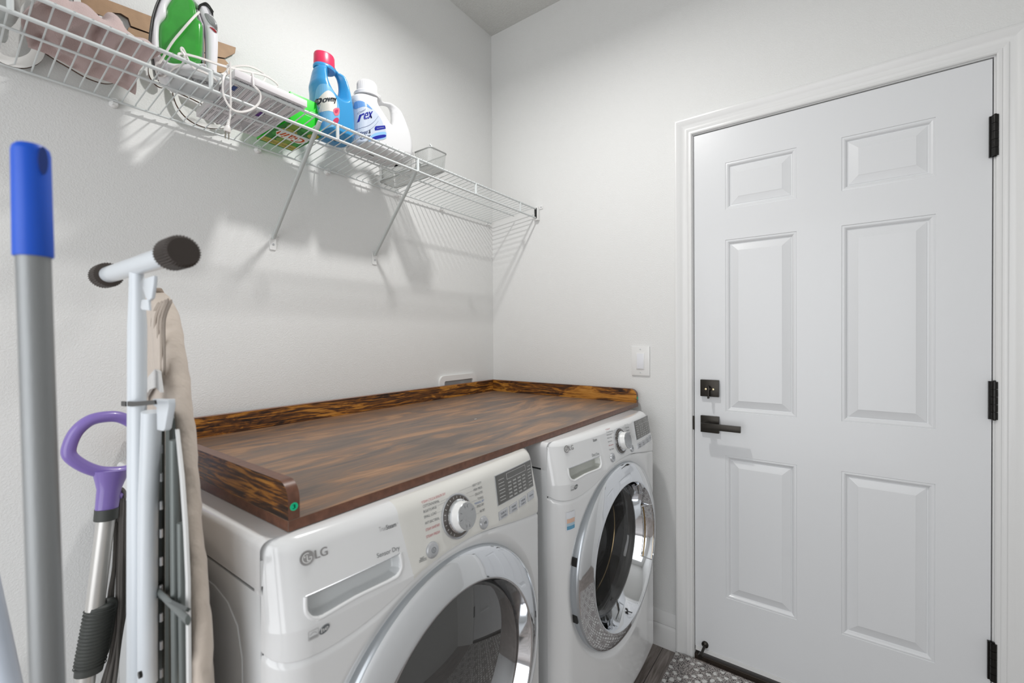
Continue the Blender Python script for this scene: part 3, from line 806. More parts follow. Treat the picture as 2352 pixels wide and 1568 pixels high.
    bm = bmesh.new(); patch(bm, 0, 1, 0, 1, .0031, 0, 40); P('display_window', bm, M['lcd'], dsp)
    bm = bmesh.new()
    for k in range(4):
        patch(bm, .045, .185, .22+.235*k, .235+.235*k, .0038, 1, 4) if k < 3 else None
        patch(bm, .05, .19, .10+.235*k, .13+.235*k, .0036, 0, 3)
        patch(bm, .86, .96, .10+.235*k, .13+.235*k, .0036, 0, 3)
        if k < 3: patch(bm, .85, .97, .22+.235*k, .235+.235*k, .0038, 1, 4)
    for i in range(4):
        for j in range(5):
            patch(bm, .275+.135*i, .365+.135*i, .06+.125*j, .115+.125*j, .0036, 0, 2)
    for a0, a1, b0, b1 in ((.255, .80, .72, .73), (.255, .80, .93, .94), (.255, .262, .72, .94), (.795, .80, .72, .94)): patch(bm, a0, a1, b0, b1, .0039, 1, 24)
    for k in range(7): patch(bm, .30+.065*k, .345+.065*k, .76, .90, .0026, 2, 1)
    P('display_icons', bm, [M['lcd_btn'], M['lcd_line'], mat('lcd_segment', (.2, .13, .12), .4)], dsp, smooth=False)
    # four square keys
    for q, lab in zip(((1213, 790, 1318, 725, 1320, 830, 1220, 890), (1345, 715, 1435, 655, 1440, 755, 1350, 808), (1465, 640, 1545, 580, 1550, 675, 1468, 727), (1568, 560, 1640, 510, 1642, 607, 1575, 657)),
                      (('DRY', 'LEVEL'), ('TEMP.', 'CONTROL'), ('TIME', 'DRY'), ('SIGNAL',))):
        pts = [z4(q[i], q[i+1]) for i in (0, 2, 4, 6)]
        bm = bmesh.new(); ctr = (sum(a for a, b in pts)/4, sum(b for a, b in pts)/4)
        for sc, d in ((1.05, .0), (1.05, .0016), (1, .002), (.97, .0042)):
            pass
        Rg = [[bm.verts.new(fp(ctr[0]+(a-ctr[0])*sc, ctr[1]+(b-ctr[1])*sc, d)) for a, b in pts] for sc, d in ((1.07, 0), (1.07, .0018), (1.0, .0018), (1.0, .0034), (.95, .0040))]
        for A, B in zip(Rg, Rg[1:]):
            for k in range(4): bm.faces.new((A[k], A[(k+1) % 4], B[(k+1) % 4], B[k]))
        bm.faces.new(Rg[-1]); key = P('key', bm, M['silver_l'], angle=20)
        bm = bmesh.new(); w_ = (pts[1][0]-pts[0][0]); nl = len(lab)
        if not dry: lab = {'DRY': ('SPIN', 'SPEED'), 'TEMP.': ('WASH', 'RINSE'), 'TIME': ('SOIL', 'LEVEL'), 'SIGNAL': ('SIGNAL',)}[lab[0]]
        for k, s in enumerate(lab): text_on(bm, s, (ctr[0]-w_*.3, ctr[1]+(.001 if k == 0 else -.0055)-(.002 if nl == 1 else 0)), (ctr[0]+w_*.3, ctr[1]+(.001 if k == 0 else -.0055)-(.002 if nl == 1 else 0)), .0036, 0, .0043)
        P('key_lettering', bm, M['ink'], key, smooth=False)
    # printed lettering
    INK = [M['ink'], M['ink_l'], M['ink_red'], M['ink_blue']]
    def word(s, A, B, h, mi, **k):
        bm = bmesh.new(); text_on(bm, s, A, B, h, 0, **k); P('printed_word', bm, INK[mi], smooth=False)
    def zt_(s, a, b, h, mi, **k): word(s, z3(*a), z3(*b), h, mi, **k)
    if dry:
        zt_('Sensor Dry', (887, 724), (1090, 646), .0095, 0)
        zt_('True', (903, 476), (966, 457), .0075, 1); zt_('Steam', (968, 456), (1056, 424), .0075, 0, bold=.006); zt_('TM', (1058, 405), (1072, 400), .0022, 1)
        L_ = [('*STEAM CYCLE & SENSOR DRY', (255, 687), (555, 572), 2), ('COTTON/NORMAL', (275, 735), (480, 664), 0), ('BULKY/LARGE', (283, 801), (445, 737), 0), ('SMALL LOAD', (290, 868), (445, 808), 0), ('ANTI BACTERIAL', (300, 945), (480, 876), 0), ('STEAM SANITARY', (310, 1028), (488, 955), 2), ('STEAM FRESH', (318, 1115), (484, 1045), 2),
              ('HEAVY DUTY', (890, 475), (1000, 432), 0), ('PERM PRESS', (905, 530), (1010, 490), 0), ('DELICATES', (925, 585), (1015, 548), 0), ('TOWELS', (955, 640), (1025, 612), 0), ('*MANUAL DRY', (915, 702), (1035, 650), 3), ('SPEED DRY', (945, 735), (1035, 698), 0), ('AIR DRY', (980, 795), (1045, 765), 0), ('SMART', (240, 1390), (292, 1368), 0), ('DIAGNOSIS', (230, 1418), (320, 1380), 0)]
    else:
        zt_('Direct Drive', (900, 722), (1075, 655), .0085, 0)
        zt_('Steam', (960, 462), (1056, 424), .0085, 0, bold=.006)
        L_ = [('*STEAM', (255, 687), (400, 632), 2), ('Cotton/Normal', (275, 735), (480, 664), 0), ('Bulky/Large', (283, 801), (445, 737), 0), ('Heavy Duty', (290, 868), (445, 808), 0), ('Sanitary', (300, 945), (440, 890), 0), ('Allergiene', (310, 1028), (470, 965), 2), ('Tub Clean', (318, 1115), (464, 1055), 0),
              ('Bright Whites', (880, 480), (1000, 432), 0), ('Perm. Press', (905, 530), (1010, 490), 0), ('Delicates', (925, 585), (1015, 548), 0), ('Hand Wash', (955, 640), (1035, 606), 0), ('Speed Wash', (945, 700), (1045, 660), 0)]
    for s, a, b, mi in L_: word(s, z4(*a), z4(*b), .0047, mi)
    # leader lines to the dial
    for a, b in (((490, 660), (620, 600)), ((455, 712), (585, 645)), ((455, 795), (540, 762)), ((490, 860), (530, 845)), ((720, 530), (885, 465)), ((810, 560), (900, 520)), ((850, 600), (915, 575)), ((870, 668), (950, 635)), ((905, 745), (940, 728)), ((930, 815), (975, 795))):
        (x0, q0), (x1, q1) = z4(*a), z4(*b); bm = bmesh.new()
        bm.faces.new([bm.verts.new(fp(x, z, .0012)) for x, z in ((x0, q0), (x1, q1), (x1, q1+.0005), (x0, q0+.0005))])
        P('leader_line', bm, M['ink_l'], smooth=False)
    # round maker's emblem beside the letters, small badges
    bm = bmesh.new(); ex, ez = z3(253, 709)
    def circ(x, z, r_, d, seg=36): return [fp(x+r_*math.cos(2*PI*k/seg), z+r_*math.sin(2*PI*k/seg), d) for k in range(seg)]
    bm.faces.new([bm.verts.new(q_) for q_ in circ(ex, ez, .0092, .0012)])
    tube(bm, circ(ex, ez, .0098, .0014), .0006, 6, closed=True)
    text_on(bm, 'LG', z3(330, 718), z3(440, 680), .0125, 0, .0014, bold=.02)
    def strip(pts, wd, mi, d=.0018):
        for (xa, za), (xb, zb2) in zip(pts, pts[1:]):
            dx, dz_ = xb-xa, zb2-za; L = math.hypot(dx, dz_); nx, nz = -dz_/L*wd/2, dx/L*wd/2
            bm.faces.new([bm.verts.new(fp(x, z, d)) for x, z in ((xa+nx, za+nz), (xb+nx, zb2+nz), (xb-nx, zb2-nz), (xa-nx, za-nz))]).material_index = mi
    strip([(ex, ez+.004), (ex, ez-.0042), (ex+.0032, ez-.0042)], .0014, 1)
    strip([(ex+.0066*math.cos(a), ez+.0066*math.sin(a)) for a in [math.radians(60+300*k/16) for k in range(17)]], .0012, 1)
    strip([(ex+.0066, ez), (ex+.0028, ez)], .0012, 1)
    bm.faces.new([bm.verts.new(q_) for q_ in circ(ex-.0033, ez+.0022, .0012, .0018, 12)]).material_index = 1
    P('logo', bm, [M['logo'], M['white_plastic']], smooth=False)
    bm = bmesh.new()
    a_, b_ = z3(268, 1455), z3(355, 1335)
    strip([a_, (b_[0], a_[1]), b_, (a_[0], b_[1]), a_], .0006, 0, .0012)
    strip([(a_[0]+.002+(b_[0]-a_[0]-.004)*k/8, a_[1]+.007+.003*math.sin(PI*k/8)) for k in range(9)], .0008, 0, .0012)
    strip([(a_[0]+.001, a_[1]+.0025), (b_[0]-.001, a_[1]+.0025)], .003, 0, .0012)
    hx, hz = z3(410, 1347)
    bm.faces.new([bm.verts.new(fp(hx+.0078*math.cos(a), hz+.0058*math.sin(a)+.002*math.cos(a), .0012)) for a in [2*PI*k/28 for k in range(28)]]).material_index = 1
    text_on(bm, 'he', (hx-.005, hz-.0035), (hx+.0055, hz-.0015), .0068, 2, .0016, bold=.03)
    P('badges', bm, [M['ink_l'], M['ink'], M['white_plastic']], smooth=False)
    if not dry:
        # colourful energy sticker under the console and a square tag on the right
        bm = bmesh.new()
        def pq(x0, x1, q0, q1, mi, d):
            for k in range(10):
                a, b = x0+(x1-x0)*k/10, x0+(x1-x0)*(k+1)/10
                bm.faces.new([bm.verts.new(fp(x, z, d)) for x, z in ((a, q0), (b, q0), (b, q1), (a, q1))]).material_index = mi
        pq(.028, .060, .702, .754, 0, .0012); pq(.030, .058, .705, .715, 3, .0016); pq(.030, .058, .715, .723, 2, .0016); pq(.030, .058, .723, .735, 1, .0016)
        P('sticker', bm, [mat('sticker_white', (.8, .82, .86), .4), mat('sticker_peach', (.75, .50, .38), .4), mat('sticker_sky', (.45, .6, .7), .4), mat('sticker_blue', (.12, .34, .52), .4)], smooth=False)
    return t

dryer = make_machine('dryer', (-1.55, -.805), 0, 0, 'white front-loading dryer with cream control panel, nearest the ironing board, under the wood counter')
washer = make_machine('washer', (-.803, -.829), -.04, .012, 'white front-loading washing machine with clear round door, beside the door wall under the counter')

# ================================================================== WOOD COUNTER
ct = thing('counter_top', 'rustic brown wood counter with low raised edges laid over the washer and dryer', 'counter', (-.77, -.40, .957))
cx0, cx1, cy0, cy1 = -1.509, -.034, -.806, -.020
bm = bmesh.new(); box(bm, cx0, cx1, cy0, cy1, .9575, .975)
bm.faces.ensure_lookup_table()
for f in bm.faces:
    f.normal_update()
    if abs(f.calc_center_median().z-.966) < .005: f.material_index = 1
finish(bm, 'board', [M['wood_top'], M['edge']], ct, bevel=.0006)
sp_h = .057
bm = bmesh.new(); box(bm, cx0, cx1, cy1-.018, cy1, .9752, .975+sp_h); box(bm, cx0, cx1, cy1-.0182, cy1+.0002, .975+sp_h, .975+sp_h+.0006, 1)
finish(bm, 'back_splash', [M['wood_x'], M['edge_hi']], ct, smooth=False)
for x0 in (cx0, cx1-.018):
    R = .028; o = [(cy1-.0185, 0), (cy1-.0185, sp_h)]+[(cy0+R-R*math.sin(a), sp_h-R+R*math.cos(a)) for a in [PI/2*k/10 for k in range(11)]]+[(cy0, 0)]
    bm = bmesh.new(); prism(bm, o, lambda a, b, d: Vector((x0+d, a, .9754+b)), 0, .018, 0, 1)
    sd = finish(bm, 'side_splash', [M['wood_y'], M['edge']], ct, angle=30)
    bm = bmesh.new(); lathe(bm, [(.0062, 0), (.0062, .0004), (.0, .0004)], (x0+.009, cy0-.0001, .9945), (0, -1, 0), 24)
    text(bm, '3', quadfn((x0+.0068, cy0-.0007, .9912), (.0042, 0, 0), (0, 0, .0065)), 1, .04)
    finish(bm, 'sticker', [mat('green_sticker', (.0, .62, .30), .5), mat('sticker_ink', (0, .12, .07), .5)], sd, smooth=False)

# ================================================================== WIRE SHELF
SX0, SXR, SXD = -2.35, -.014, -.030
sh = thing('wire_shelf', 'long white wire shelf fixed to the wall above the washer and dryer', 'shelf', (-1.2, 0, 1.86))
def deck(y): return 1.8585-.1*y           # top of the deck wires
def rail(name, y, z, r, x1): 
    bm = bmesh.new(); tube(bm, [(SX0, y, z), (x1, y, z)], r, 12); return finish(bm, name, M['wire'], sh)
rail('front_rail', -.288, 1.883, .0042, SXR); rail('front_rail', -.288, 1.839, .0042, SXR)
rail('middle_rail', -.163, 1.8665, .0029, SXD); rail('back_rail', -.016, 1.852, .0029, SXD)
bm = bmesh.new(); x = -.032
while x > SX0:
    tube(bm, [(x, -.010, 1.8525), (x, -.020, deck(-.02)-.0015), (x, -.288, deck(-.288)-.0002), (x, -.2925, deck(-.288)-.003)], .0017, 6); x -= .0261
finish(bm, 'deck_wires', M['wire'], sh)
for x in (-1.733, -1.419, -1.091, -.779, -.468, -.152, -2.05):
    bm = bmesh.new(); tube(bm, [(x, -.2885, 1.839), (x, -.2885, 1.883)], .0048, 10); finish(bm, 'rail_post', M['wire'], sh)
for x0, x1, z0 in ((-1.147, -1.145, 1.585), (-.768, -.753, 1.588)):
    bm = bmesh.new()
    tube(bm, [(x0, -.290, 1.872), (x0, -.280, 1.862), (x1, -.012, z0), (x1, -.007, z0-.008)], .0064, 12, ry=.0045)
    br = finish(bm, 'shelf_brace', M['brace'], sh)
    bm = bmesh.new(); curve_shape(bm, [rrect(x1-.0095, x1+.0105, z0-.044, z0+.006, .004, 3)], lambda a, b, d: Vector((a, -.002+d, b)), .0014, .0003, 1); finish(bm, 'brace_foot', M['white_plastic'], br)
    bm = bmesh.new(); lathe(bm, [(.0038, 0), (.0036, .0016), (.001, .0024)], (x1+.001, -.0035, z0-.026), (0, -1, 0), 14); finish(bm, 'screw', M['silver_l'], br)
for x in (-.045, -.385, -.64, -.955, -1.19, -1.534, -1.87):
    bm = bmesh.new()
    lathe(bm, [(.0095, 0), (.0095, .007), (.0065, .012), (.0, .014)], (x, -.0005, 1.848), (0, -1, 0), 20)
    tube(bm, [(x+.005*0+.006*math.cos(a), -.016+.006*math.sin(a)*.0, 1.852+.006*math.sin(a)) for a in [PI*k/8-.3 for k in range(12)]], .0016, 6)
    box(bm, x-.005, x+.005, -.018, -.002, 1.842, 1.848); finish(bm, 'wall_clip', M['white_plastic'], sh)
bm = bmesh.new(); box(bm, -.020, -.0005, -.300, -.277, 1.828, 1.893); box(bm, -.004, -.0005, -.318, -.298, 1.882, 1.899); box(bm, -.022, -.018, -.297, -.281, 1.834, 1.888, 1)
eb = finish(bm, 'end_bracket', [M['white_plastic'], M['black']], sh, bevel=.0012)
bm = bmesh.new(); lathe(bm, [(.0035, 0), (.003, .0015), (.0, .002)], (-.0042, -.309, 1.891), (-1, 0, 0), 12); finish(bm, 'screw', M['silver_l'], eb)

# ---- wooden laundry sign leaning behind everything
Z1 = lambda a, b: (a/5.6, b/5.6)
def wl(u, v, y=-.016): return at_y(y, u, v)
M['plank'] = mat('sign_plank', (.43, .27, .16), .6, bump=.4, bscale=9, bdist=.001, bmap=(6, 1, 60), var=.3, vscale=26)
M['sign_w'] = mat('sign_white', (.80, .79, .77), .5)
M['sign_e'] = mat('sign_burnt_edge', (.10, .05, .03), .7)
sg = thing('wall_sign', 'wooden plank sign with white cut-out script letters leaning behind the shelf items', 'sign', (-1.5, -.012, 1.862))
def planks(outer, holes, name):
    bm = bmesh.new(); curve_shape(bm, [[wl(*p) for p in outer]]+[[wl(*p) for p in h] for h in holes], lambda a, b, d: Vector((a, -.0085+d, b)), .004, 0, 0, 0, 1)
    finish(bm, name, [M['plank'], M['sign_e']], sg, smooth=False)
def ell(cx, cy, rx, ry, rot, n=20): return [(cx+rx*math.cos(a)*math.cos(rot)-ry*math.sin(a)*math.sin(rot), cy+rx*math.cos(a)*math.sin(rot)+ry*math.sin(a)*math.cos(rot)) for a in [2*PI*k/n for k in range(n)]]
planks([(100, -62), (253, 0), (364, 42), (502, 94), (543, 108), (541, 121), (518, 132), (500, 129), (353, 77), (302, 58), (296, 40), (278, 29), (256, 27), (246, 33), (243, 38), (214, 26), (195, 14), (186, 13), (184, -8), (166, -14), (120, -32), (100, -40)], [], 'plank')
planks([(105, 15), (150, 24), (184, 30), (214, 42), (243, 55), (260, 66), (280, 73), (294, 68), (297, 61), (353, 80), (500, 132), (517, 135), (533, 153), (528, 169), (497, 164), (440, 146), (353, 116), (290, 92), (200, 72), (105, 50)], [], 'plank')
def ribbon(pts, wd, name='script_letter'):
    P3 = smooth_path([(*wl(*p), 0) for p in pts], 6); n = len(P3); L, R = [], []
    for i, p in enumerate(P3):
        t = (P3[min(i+1, n-1)]-P3[max(i-1, 0)]).normalized(); nn = Vector((-t.y, t.x, 0)); w_ = wd*(.55+.45*math.sqrt(max(0, math.sin(PI*i/(n-1)))))/2
        L.append((p+nn*w_)[:2]); R.append((p-nn*w_)[:2])
    bm = bmesh.new(); A = [bm.verts.new((a, -.0205, b)) for a, b in L]; B = [bm.verts.new((a, -.0205, b)) for a, b in R]
    C_ = [bm.verts.new((a, -.0135, b)) for a, b in L]; D_ = [bm.verts.new((a, -.0135, b)) for a, b in R]
    for i in range(n-1):
        bm.faces.new((A[i], A[i+1], B[i+1], B[i])); bm.faces.new((C_[i], D_[i], D_[i+1], C_[i+1]))
        bm.faces.new((A[i], C_[i], C_[i+1], A[i+1])).material_index = 1; bm.faces.new((B[i], B[i+1], D_[i+1], D_[i])).material_index = 1
    for i in (0, n-1): bm.faces.new((A[i], B[i], D_[i], C_[i])).material_index = 1
    finish(bm, name, [M['sign_w'], M['sign_e']], sg, smooth=False)
ribbon([(-30, 90), (-10, 125), (20, 142), (52, 145), (80, 132), (90, 105), (92, 70), (98, 20), (104, -30)], .021)
ribbon([(78, 108), (100, 112), (130, 130), (165, 150), (200, 170), (235, 182), (258, 180), (272, 170), (274, 150)], .021)
ribbon([(168, -40), (174, -12), (177, 10), (172, 40), (180, 70), (210, 88)], .013)
ribbon([(225, 42), (240, 50), (262, 62), (285, 76), (320, 100)], .018)
ribbon([(345, 150), (347, 172), (358, 190), (370, 196), (366, 176), (358, 160)], .012)
ribbon([(398, 190), (403, 222), (415, 250), (438, 274), (470, 288), (505, 291), (540, 284)], .012)
ribbon([(400, 205), (425, 215), (448, 225), (470, 238), (492, 262), (502, 285)], .016)

# ---- pink towel
def cloth_heap(name, x0, x1, y0, y1, hfun, mt, lab, cat, thick=.004, nx=50, ny=40):
    bm = bmesh.new(); G = []
    for i in range(nx+1):
        row = []
        for j in range(ny+1):
            s, t_ = i/nx, j/ny; row.append(hfun(s, t_))
        G.append(row)
    T = [[bm.verts.new(p) for p in r] for r in G]
    B = [[bm.verts.new(Vector(p)-Vector((0, 0, thick))) for p in r] for r in G]
    for i in range(nx):
        for j in range(ny):
            bm.faces.new((T[i][j], T[i+1][j], T[i+1][j+1], T[i][j+1])); bm.faces.new((B[i][j], B[i][j+1], B[i+1][j+1], B[i+1][j]))
    for i in range(nx): bm.faces.new((T[i][0], B[i][0], B[i+1][0], T[i+1][0])); bm.faces.new((T[i][ny], T[i+1][ny], B[i+1][ny], B[i][ny]))
    for j in range(ny): bm.faces.new((T[0][j], T[0][j+1], B[0][j+1], B[0][j])); bm.faces.new((T[nx][j], B[nx][j], B[nx][j+1], T[nx][j+1]))
    return tag(recenter(finish(bm, name, mt, angle=80)), lab, cat)
M['pink'] = mat('pink_terry', (.56, .43, .415), .95, bump=.9, bscale=420, bdist=.0012, bmap=(1, 1, 1), sheen=.3)
def towel_fn(s, t_):
    # folded towel: fold curls up near the front rail, slumps to the back
    x = -1.700+.187*s+.010*math.sin(5*t_+2); yb_t = -.100+.040*s-.012*math.sin(3*PI*s); y = yb_t+(-.278-yb_t)*t_+.006*math.sin(9*s)
    h = .014+.014*ss(t_*1.5)*math.sin(PI*min(1, .15+s*.85)) + .006*math.sin(11*s+5*t_)+.004*math.sin(15*t_+4*s)+.004*math.sin(23*s-7*t_) + .034*math.exp(-((s-.62)/.055)**2)*ss((t_-.25)/.3)*(1-.6*ss((t_-.75)/.25))+.020*math.exp(-((s-.16)/.05)**2)*ss((t_-.5)/.3)
    edge = min(s, 1-s, t_*1.2, (1-t_)*1.2)
    h *= ss(edge/.10)*.9+.1
    return (x, y, deck(y)+.003+max(.003, h))
cloth_heap('towel', 0, 0, 0, 0, towel_fn, M['pink'], 'dusty pink towel bunched up on the wire shelf left of the iron', 'towel')
bm = bmesh.new()

# ---- clear plastic package at the far left of the shelf
M['bag'] = mat('cloudy_plastic', (.58, .61, .60), .25, bump=.6, bscale=14, bdist=.012, alpha=.93, bmap=(1, 1, 3))
bg = thing('plastic_package', 'cloudy plastic bag of white pads with ribbed texture, at the left end of the shelf', 'package', (-1.86, -.15, deck(-.15)))
bm = bmesh.new()
bmesh.ops.create_cube(bm, size=1); bmesh.ops.subdivide_edges(bm, edges=bm.edges, cuts=14, use_grid_fill=True)
for v in bm.verts:
    c_ = v.co.copy(); L = max(abs(c_.x), abs(c_.y), abs(c_.z))*2
    q_ = c_.normalized()*.62; k = .35; c2 = c_.lerp(q_, k)
    wob = .03*math.sin(13*c_.x+5*c_.z)+.03*math.sin(11*c_.y+9*c_.z)+.02*math.sin(25*c_.z)
    c2 *= (1+wob); v.co = Vector((-1.815+c2.x*.21, -.165+c2.y*.22, 0)); v.co.z = deck(v.co.y)+.074+c2.z*.135
    v.co.z = max(v.co.z, deck(v.co.y)+.001)
finish(bm, 'bag', M['bag'], bg, angle=70)
bm = bmesh.new()
for k in range(16):
    z = 1.892+.0048*k; a = .05*math.sin(k*.7)
    tube(bm, [(-1.765+.004*math.sin(k+j), -.283+.0008*j, z+.0015*math.sin(j*1.3)) for j in range(8)], .0012, 5)
    tube(bm, [(-1.765+.011*j, -.2755+.0014*j*j*.5, z+.0012*math.sin(j*1.1+k)) for j in range(7)], .0012, 5)
finish(bm, 'pad_edges', mat('pad_white', (.62, .63, .61), .8), bg)
bm = bmesh.new(); lathe(bm, [(.008, 0), (.007, .002), (0, .003)], (-1.712, -.262, 1.93), (.5, -1, -.1), 16, sx=1.4); finish(bm, 'pink_dot', mat('pink_label', (.5, .2, .19), .5), bg)

# ---- steam iron with its cord
Z2 = lambda a, b: (340+a/5.228, b/5.228)
IY = -.185
ir = thing('steam_iron', 'green and white steam iron standing on its heel on the wire shelf', 'iron', (-1.44, IY, deck(IY)))
M['iron_g'] = mat('green_tank', (.045, .40, .045), .12, coat=.6, trans=.25, var=.3, vscale=25)
M['iron_w'] = mat('iron_white', (.78, .77, .80), .2, coat=.4)
M['iron_l'] = mat('iron_lilac_grey', (.33, .31, .34), .35)
M['iron_b'] = mat('iron_button_grey', (.26, .27, .27), .25, coat=.3)
M['steel'] = mat('sole_steel', (.12, .12, .12), .25, metal=.8)
M['cordw'] = mat('cord_white', (.76, .73, .71), .4)
IC = Vector((-1.44, IY, 0)); IA = math.radians(-19); IU = Vector((math.cos(IA), math.sin(IA), 0)); IN = Vector((math.sin(IA), -math.cos(IA), 0))
def iw(off, a, b):                       # point on the iron's own side plane, off metres towards its near side
    d = ray(*Z2(a, b)); P0 = IC+IN*off
    return CAM+d*((P0-CAM).dot(IN)/d.dot(IN))
def iz(a, b):
    p = iw(0, a, b); return (IC.x+(p-IC).dot(IU), p.z)
def side_shape(bm, outline, hw, bev, mi=0, yc=IY, wfun=None, holes=()):
    pts = [(p[0], p[1]) for p in smooth_path([(*iz(*q), 0) for q in outline], 4, True)]
    def fn(a, b, d):
        s = wfun(b) if wfun else 1
        return Vector((a, yc+d*s, b))
    curve_shape(bm, [pts]+list(holes), fn, hw-bev, bev, 4, mi)
zt0 = deck(IY)+.001; ztop = 2.165
wf = lambda z: max(.05, math.sqrt(max(.0, 1-(max(0, z-zt0)/(ztop-zt0))**2.2)))  # nose taper
bm = bmesh.new(); side_shape(bm, [(470, -240), (330, -120), (228, 0), (138, 150), (72, 350), (45, 520), (33, 650), (36, 740), (70, 790), (82, 770), (60, 720), (60, 640), (72, 520), (98, 350), (162, 150), (252, 0), (350, -115), (478, -225)], .057, .002, 0, IY, wf); finish(bm, 'soleplate', M['steel'], ir)
bm = bmesh.new(); side_shape(bm, [(475, -228), (350, -112), (250, 0), (160, 150), (95, 350), (68, 520), (56, 640), (58, 720), (90, 800), (180, 900), (260, 960), (420, 1000), (640, 1000), (700, 920), (560, 905), (330, 905), (250, 880), (170, 800), (150, 640), (150, 500), (165, 410), (230, 330), (240, 220), (300, 110), (390, 0), (520, -60), (520, -170)], .054, .008, 0, IY, wf); finish(bm, 'skirt', M['iron_w'], ir)
bm = bmesh.new(); side_shape(bm, [(420, -60), (345, 20), (265, 115), (212, 225), (203, 330), (142, 405), (128, 520), (130, 650), (150, 785), (245, 872), (330, 905), (510, 912), (600, 880), (648, 790), (660, 600), (655, 410), (600, 330), (585, 240), (560, 130), (500, 60)], .046, .014, 0, IY, wf); tk = finish(bm, 'water_tank', M['iron_g'], ir)
bm = bmesh.new(); side_shape(bm, [(500, -120), (440, -20), (455, 30), (560, 130), (600, 190), (640, 280), (665, 360), (682, 520), (682, 800), (665, 900), (700, 960), (830, 960), (826, 880), (838, 620), (832, 450), (790, 300), (775, 220), (740, 150), (690, 110), (640, 100), (590, 20), (560, -90)], .022, .012, 0); finish(bm, 'handle', M['iron_w'], ir)
bm = bmesh.new(); side_shape(bm, [(582, 205), (600, 200), (650, 330), (672, 420), (676, 800), (650, 805), (648, 600), (640, 400), (600, 340), (580, 270)], .024, .004, 0); finish(bm, 'handle_liner', M['iron_l'], ir)
bm = bmesh.new(); side_shape(bm, [(690, 238), (730, 250), (790, 300), (828, 370), (832, 418), (800, 405), (740, 370), (700, 310), (675, 250)], .026, .006, 0); finish(bm, 'steam_button', M['iron_b'], ir)
bm = bmesh.new(); side_shape(bm, [(600, 175), (630, 130), (690, 108), (745, 150), (780, 225), (778, 250), (740, 190), (680, 150), (640, 160), (615, 190)], .025, .004, 0); finish(bm, 'control_cap', M['black'], ir)
bm = bmesh.new(); side_shape(bm, [(738, 402), (775, 415), (818, 450), (820, 465), (790, 455), (755, 425)], .0235, .002, 0); finish(bm, 'indicator_light', mat('iron_red', (.35, .02, .03), .3), ir)
# heel
hx0, _ = iz(250, 1000); hx1, _ = iz(835, 1180)
bm = bmesh.new(); vs = box(bm, hx0, hx1+.004, IY-.052, IY+.052, zt0, zt0+.016)
hl = finish(bm, 'heel', mat('heel_grey', (.60, .62, .63), .3), ir, bevel=.006)
bm = bmesh.new(); text(bm, 'BLACK+DECKER', quadfn((hx0+.024, IY-.034, zt0-.0008), (.066, -.0, 0), (0, .0065, 0)), 0, .006); tube(bm, [Vector((a_, b_, zt0-.0008)) for a_, b_ in rrect(hx0+.020, hx0+.094, IY-.037, IY-.0245, .003, 4)], .0005, 4, closed=True); finish(bm, 'heel_lettering', M['ink'], hl, smooth=False)
bm = bmesh.new(); fr_ = IY-.0468*wf(2.07)
tx0 = iz(228, 155); tx1 = iz(322, 15)
text(bm, 'BLACK+DECKER', lambda a, b: Vector((tx0[0]+(tx1[0]-tx0[0])*a-.0035*b, fr_-.008, tx0[1]+(tx1[1]-tx0[1])*a+.004*b)), 0); finish(bm, 'lettering', M['ink'], ir, smooth=False)
# cord: over the tank, coiled on the deck, looping over the front rail
def cp(y, *ab): x, z = at_y(y, *Z2(*ab)); return (x, y, z)
def ci(off, a, b): p = iw(off, a, b); return (p.x, p.y, p.z)
cord = [ci(.0, 640, 130), ci(.030, 590, 165), ci(.050, 500, 260), ci(.053, 400, 375), ci(.055, 290, 510), ci(.058, 180, 690), ci(.058, 110, 810), ci(.03, 96, 880), ci(.0, 150, 910), ci(.06, 330, 910), cp(-.262, 440, 700), cp(-.262, 395, 595), cp(-.262, 425, 590), cp(-.262, 490, 730), cp(-.262, 600, 900), cp(-.262, 690, 1010), cp(-.255, 800, 1050), cp(-.22, 1000, 1060),
        cp(-.20, 1250, 1055), cp(-.20, 1480, 1050), cp(-.20, 1560, 1020), cp(-.21, 1420, 915), cp(-.23, 1200, 860), cp(-.25, 900, 790), cp(-.262, 600, 690), cp(-.262, 400, 645), cp(-.262, 365, 670), cp(-.25, 440, 700), cp(-.20, 640, 860), cp(-.16, 880, 895), cp(-.16, 1000, 810), cp(-.16, 1200, 795), cp(-.16, 1370, 870), cp(-.18, 1405, 950), cp(-.22, 1310, 1030),
        cp(-.27, 1230, 1010), cp(-.315, 1290, 1050), cp(-.315, 1350, 1130), cp(-.315, 1330, 1240), cp(-.315, 1240, 1315), cp(-.315, 1120, 1345), cp(-.315, 1010, 1310), cp(-.315, 930, 1200), cp(-.315, 898, 1080), cp(-.315, 905, 940), cp(-.300, 940, 885), cp(-.29, 965, 960), cp(-.30, 990, 1120), cp(-.31, 990, 1360), cp(-.31, 972, 1460)]
def lift(p):
    if p.x > -1.385 and p.y > -.305: p.z = max(p.z, deck(p.y)+.0265)
    elif p.y > -.30: p.z = max(p.z, deck(p.y)+.003)
    return p
bm = bmesh.new(); pth = [lift(p) for p in smooth_path(cord, 7)]
for off in (-.0013, .0013): tube(bm, [p+Vector((0, off*.3, off)) for p in pth], .0019, 7)
cd = finish(bm, 'cord', M['cordw'], ir)
bm = bmesh.new(); e0 = Vector(cp(-.31, 972, 1440)); e1 = Vector(at_y(-.31, 521.5, 303) and (at_y(-.31, 521.5, 303)[0], -.31, at_y(-.31, 521.5, 303)[1]))
dd = (e1-e0); L = dd.length
lathe(bm, [(.0028, 0), (.0034, L*.12), (.0028, L*.14), (.0038, L*.26), (.0030, L*.28), (.0042, L*.40), (.0035, L*.42), (.0060, L*.60), (.0078, L*.85), (.0070, L)], e0, dd, 14, sx=1, sy=.8)
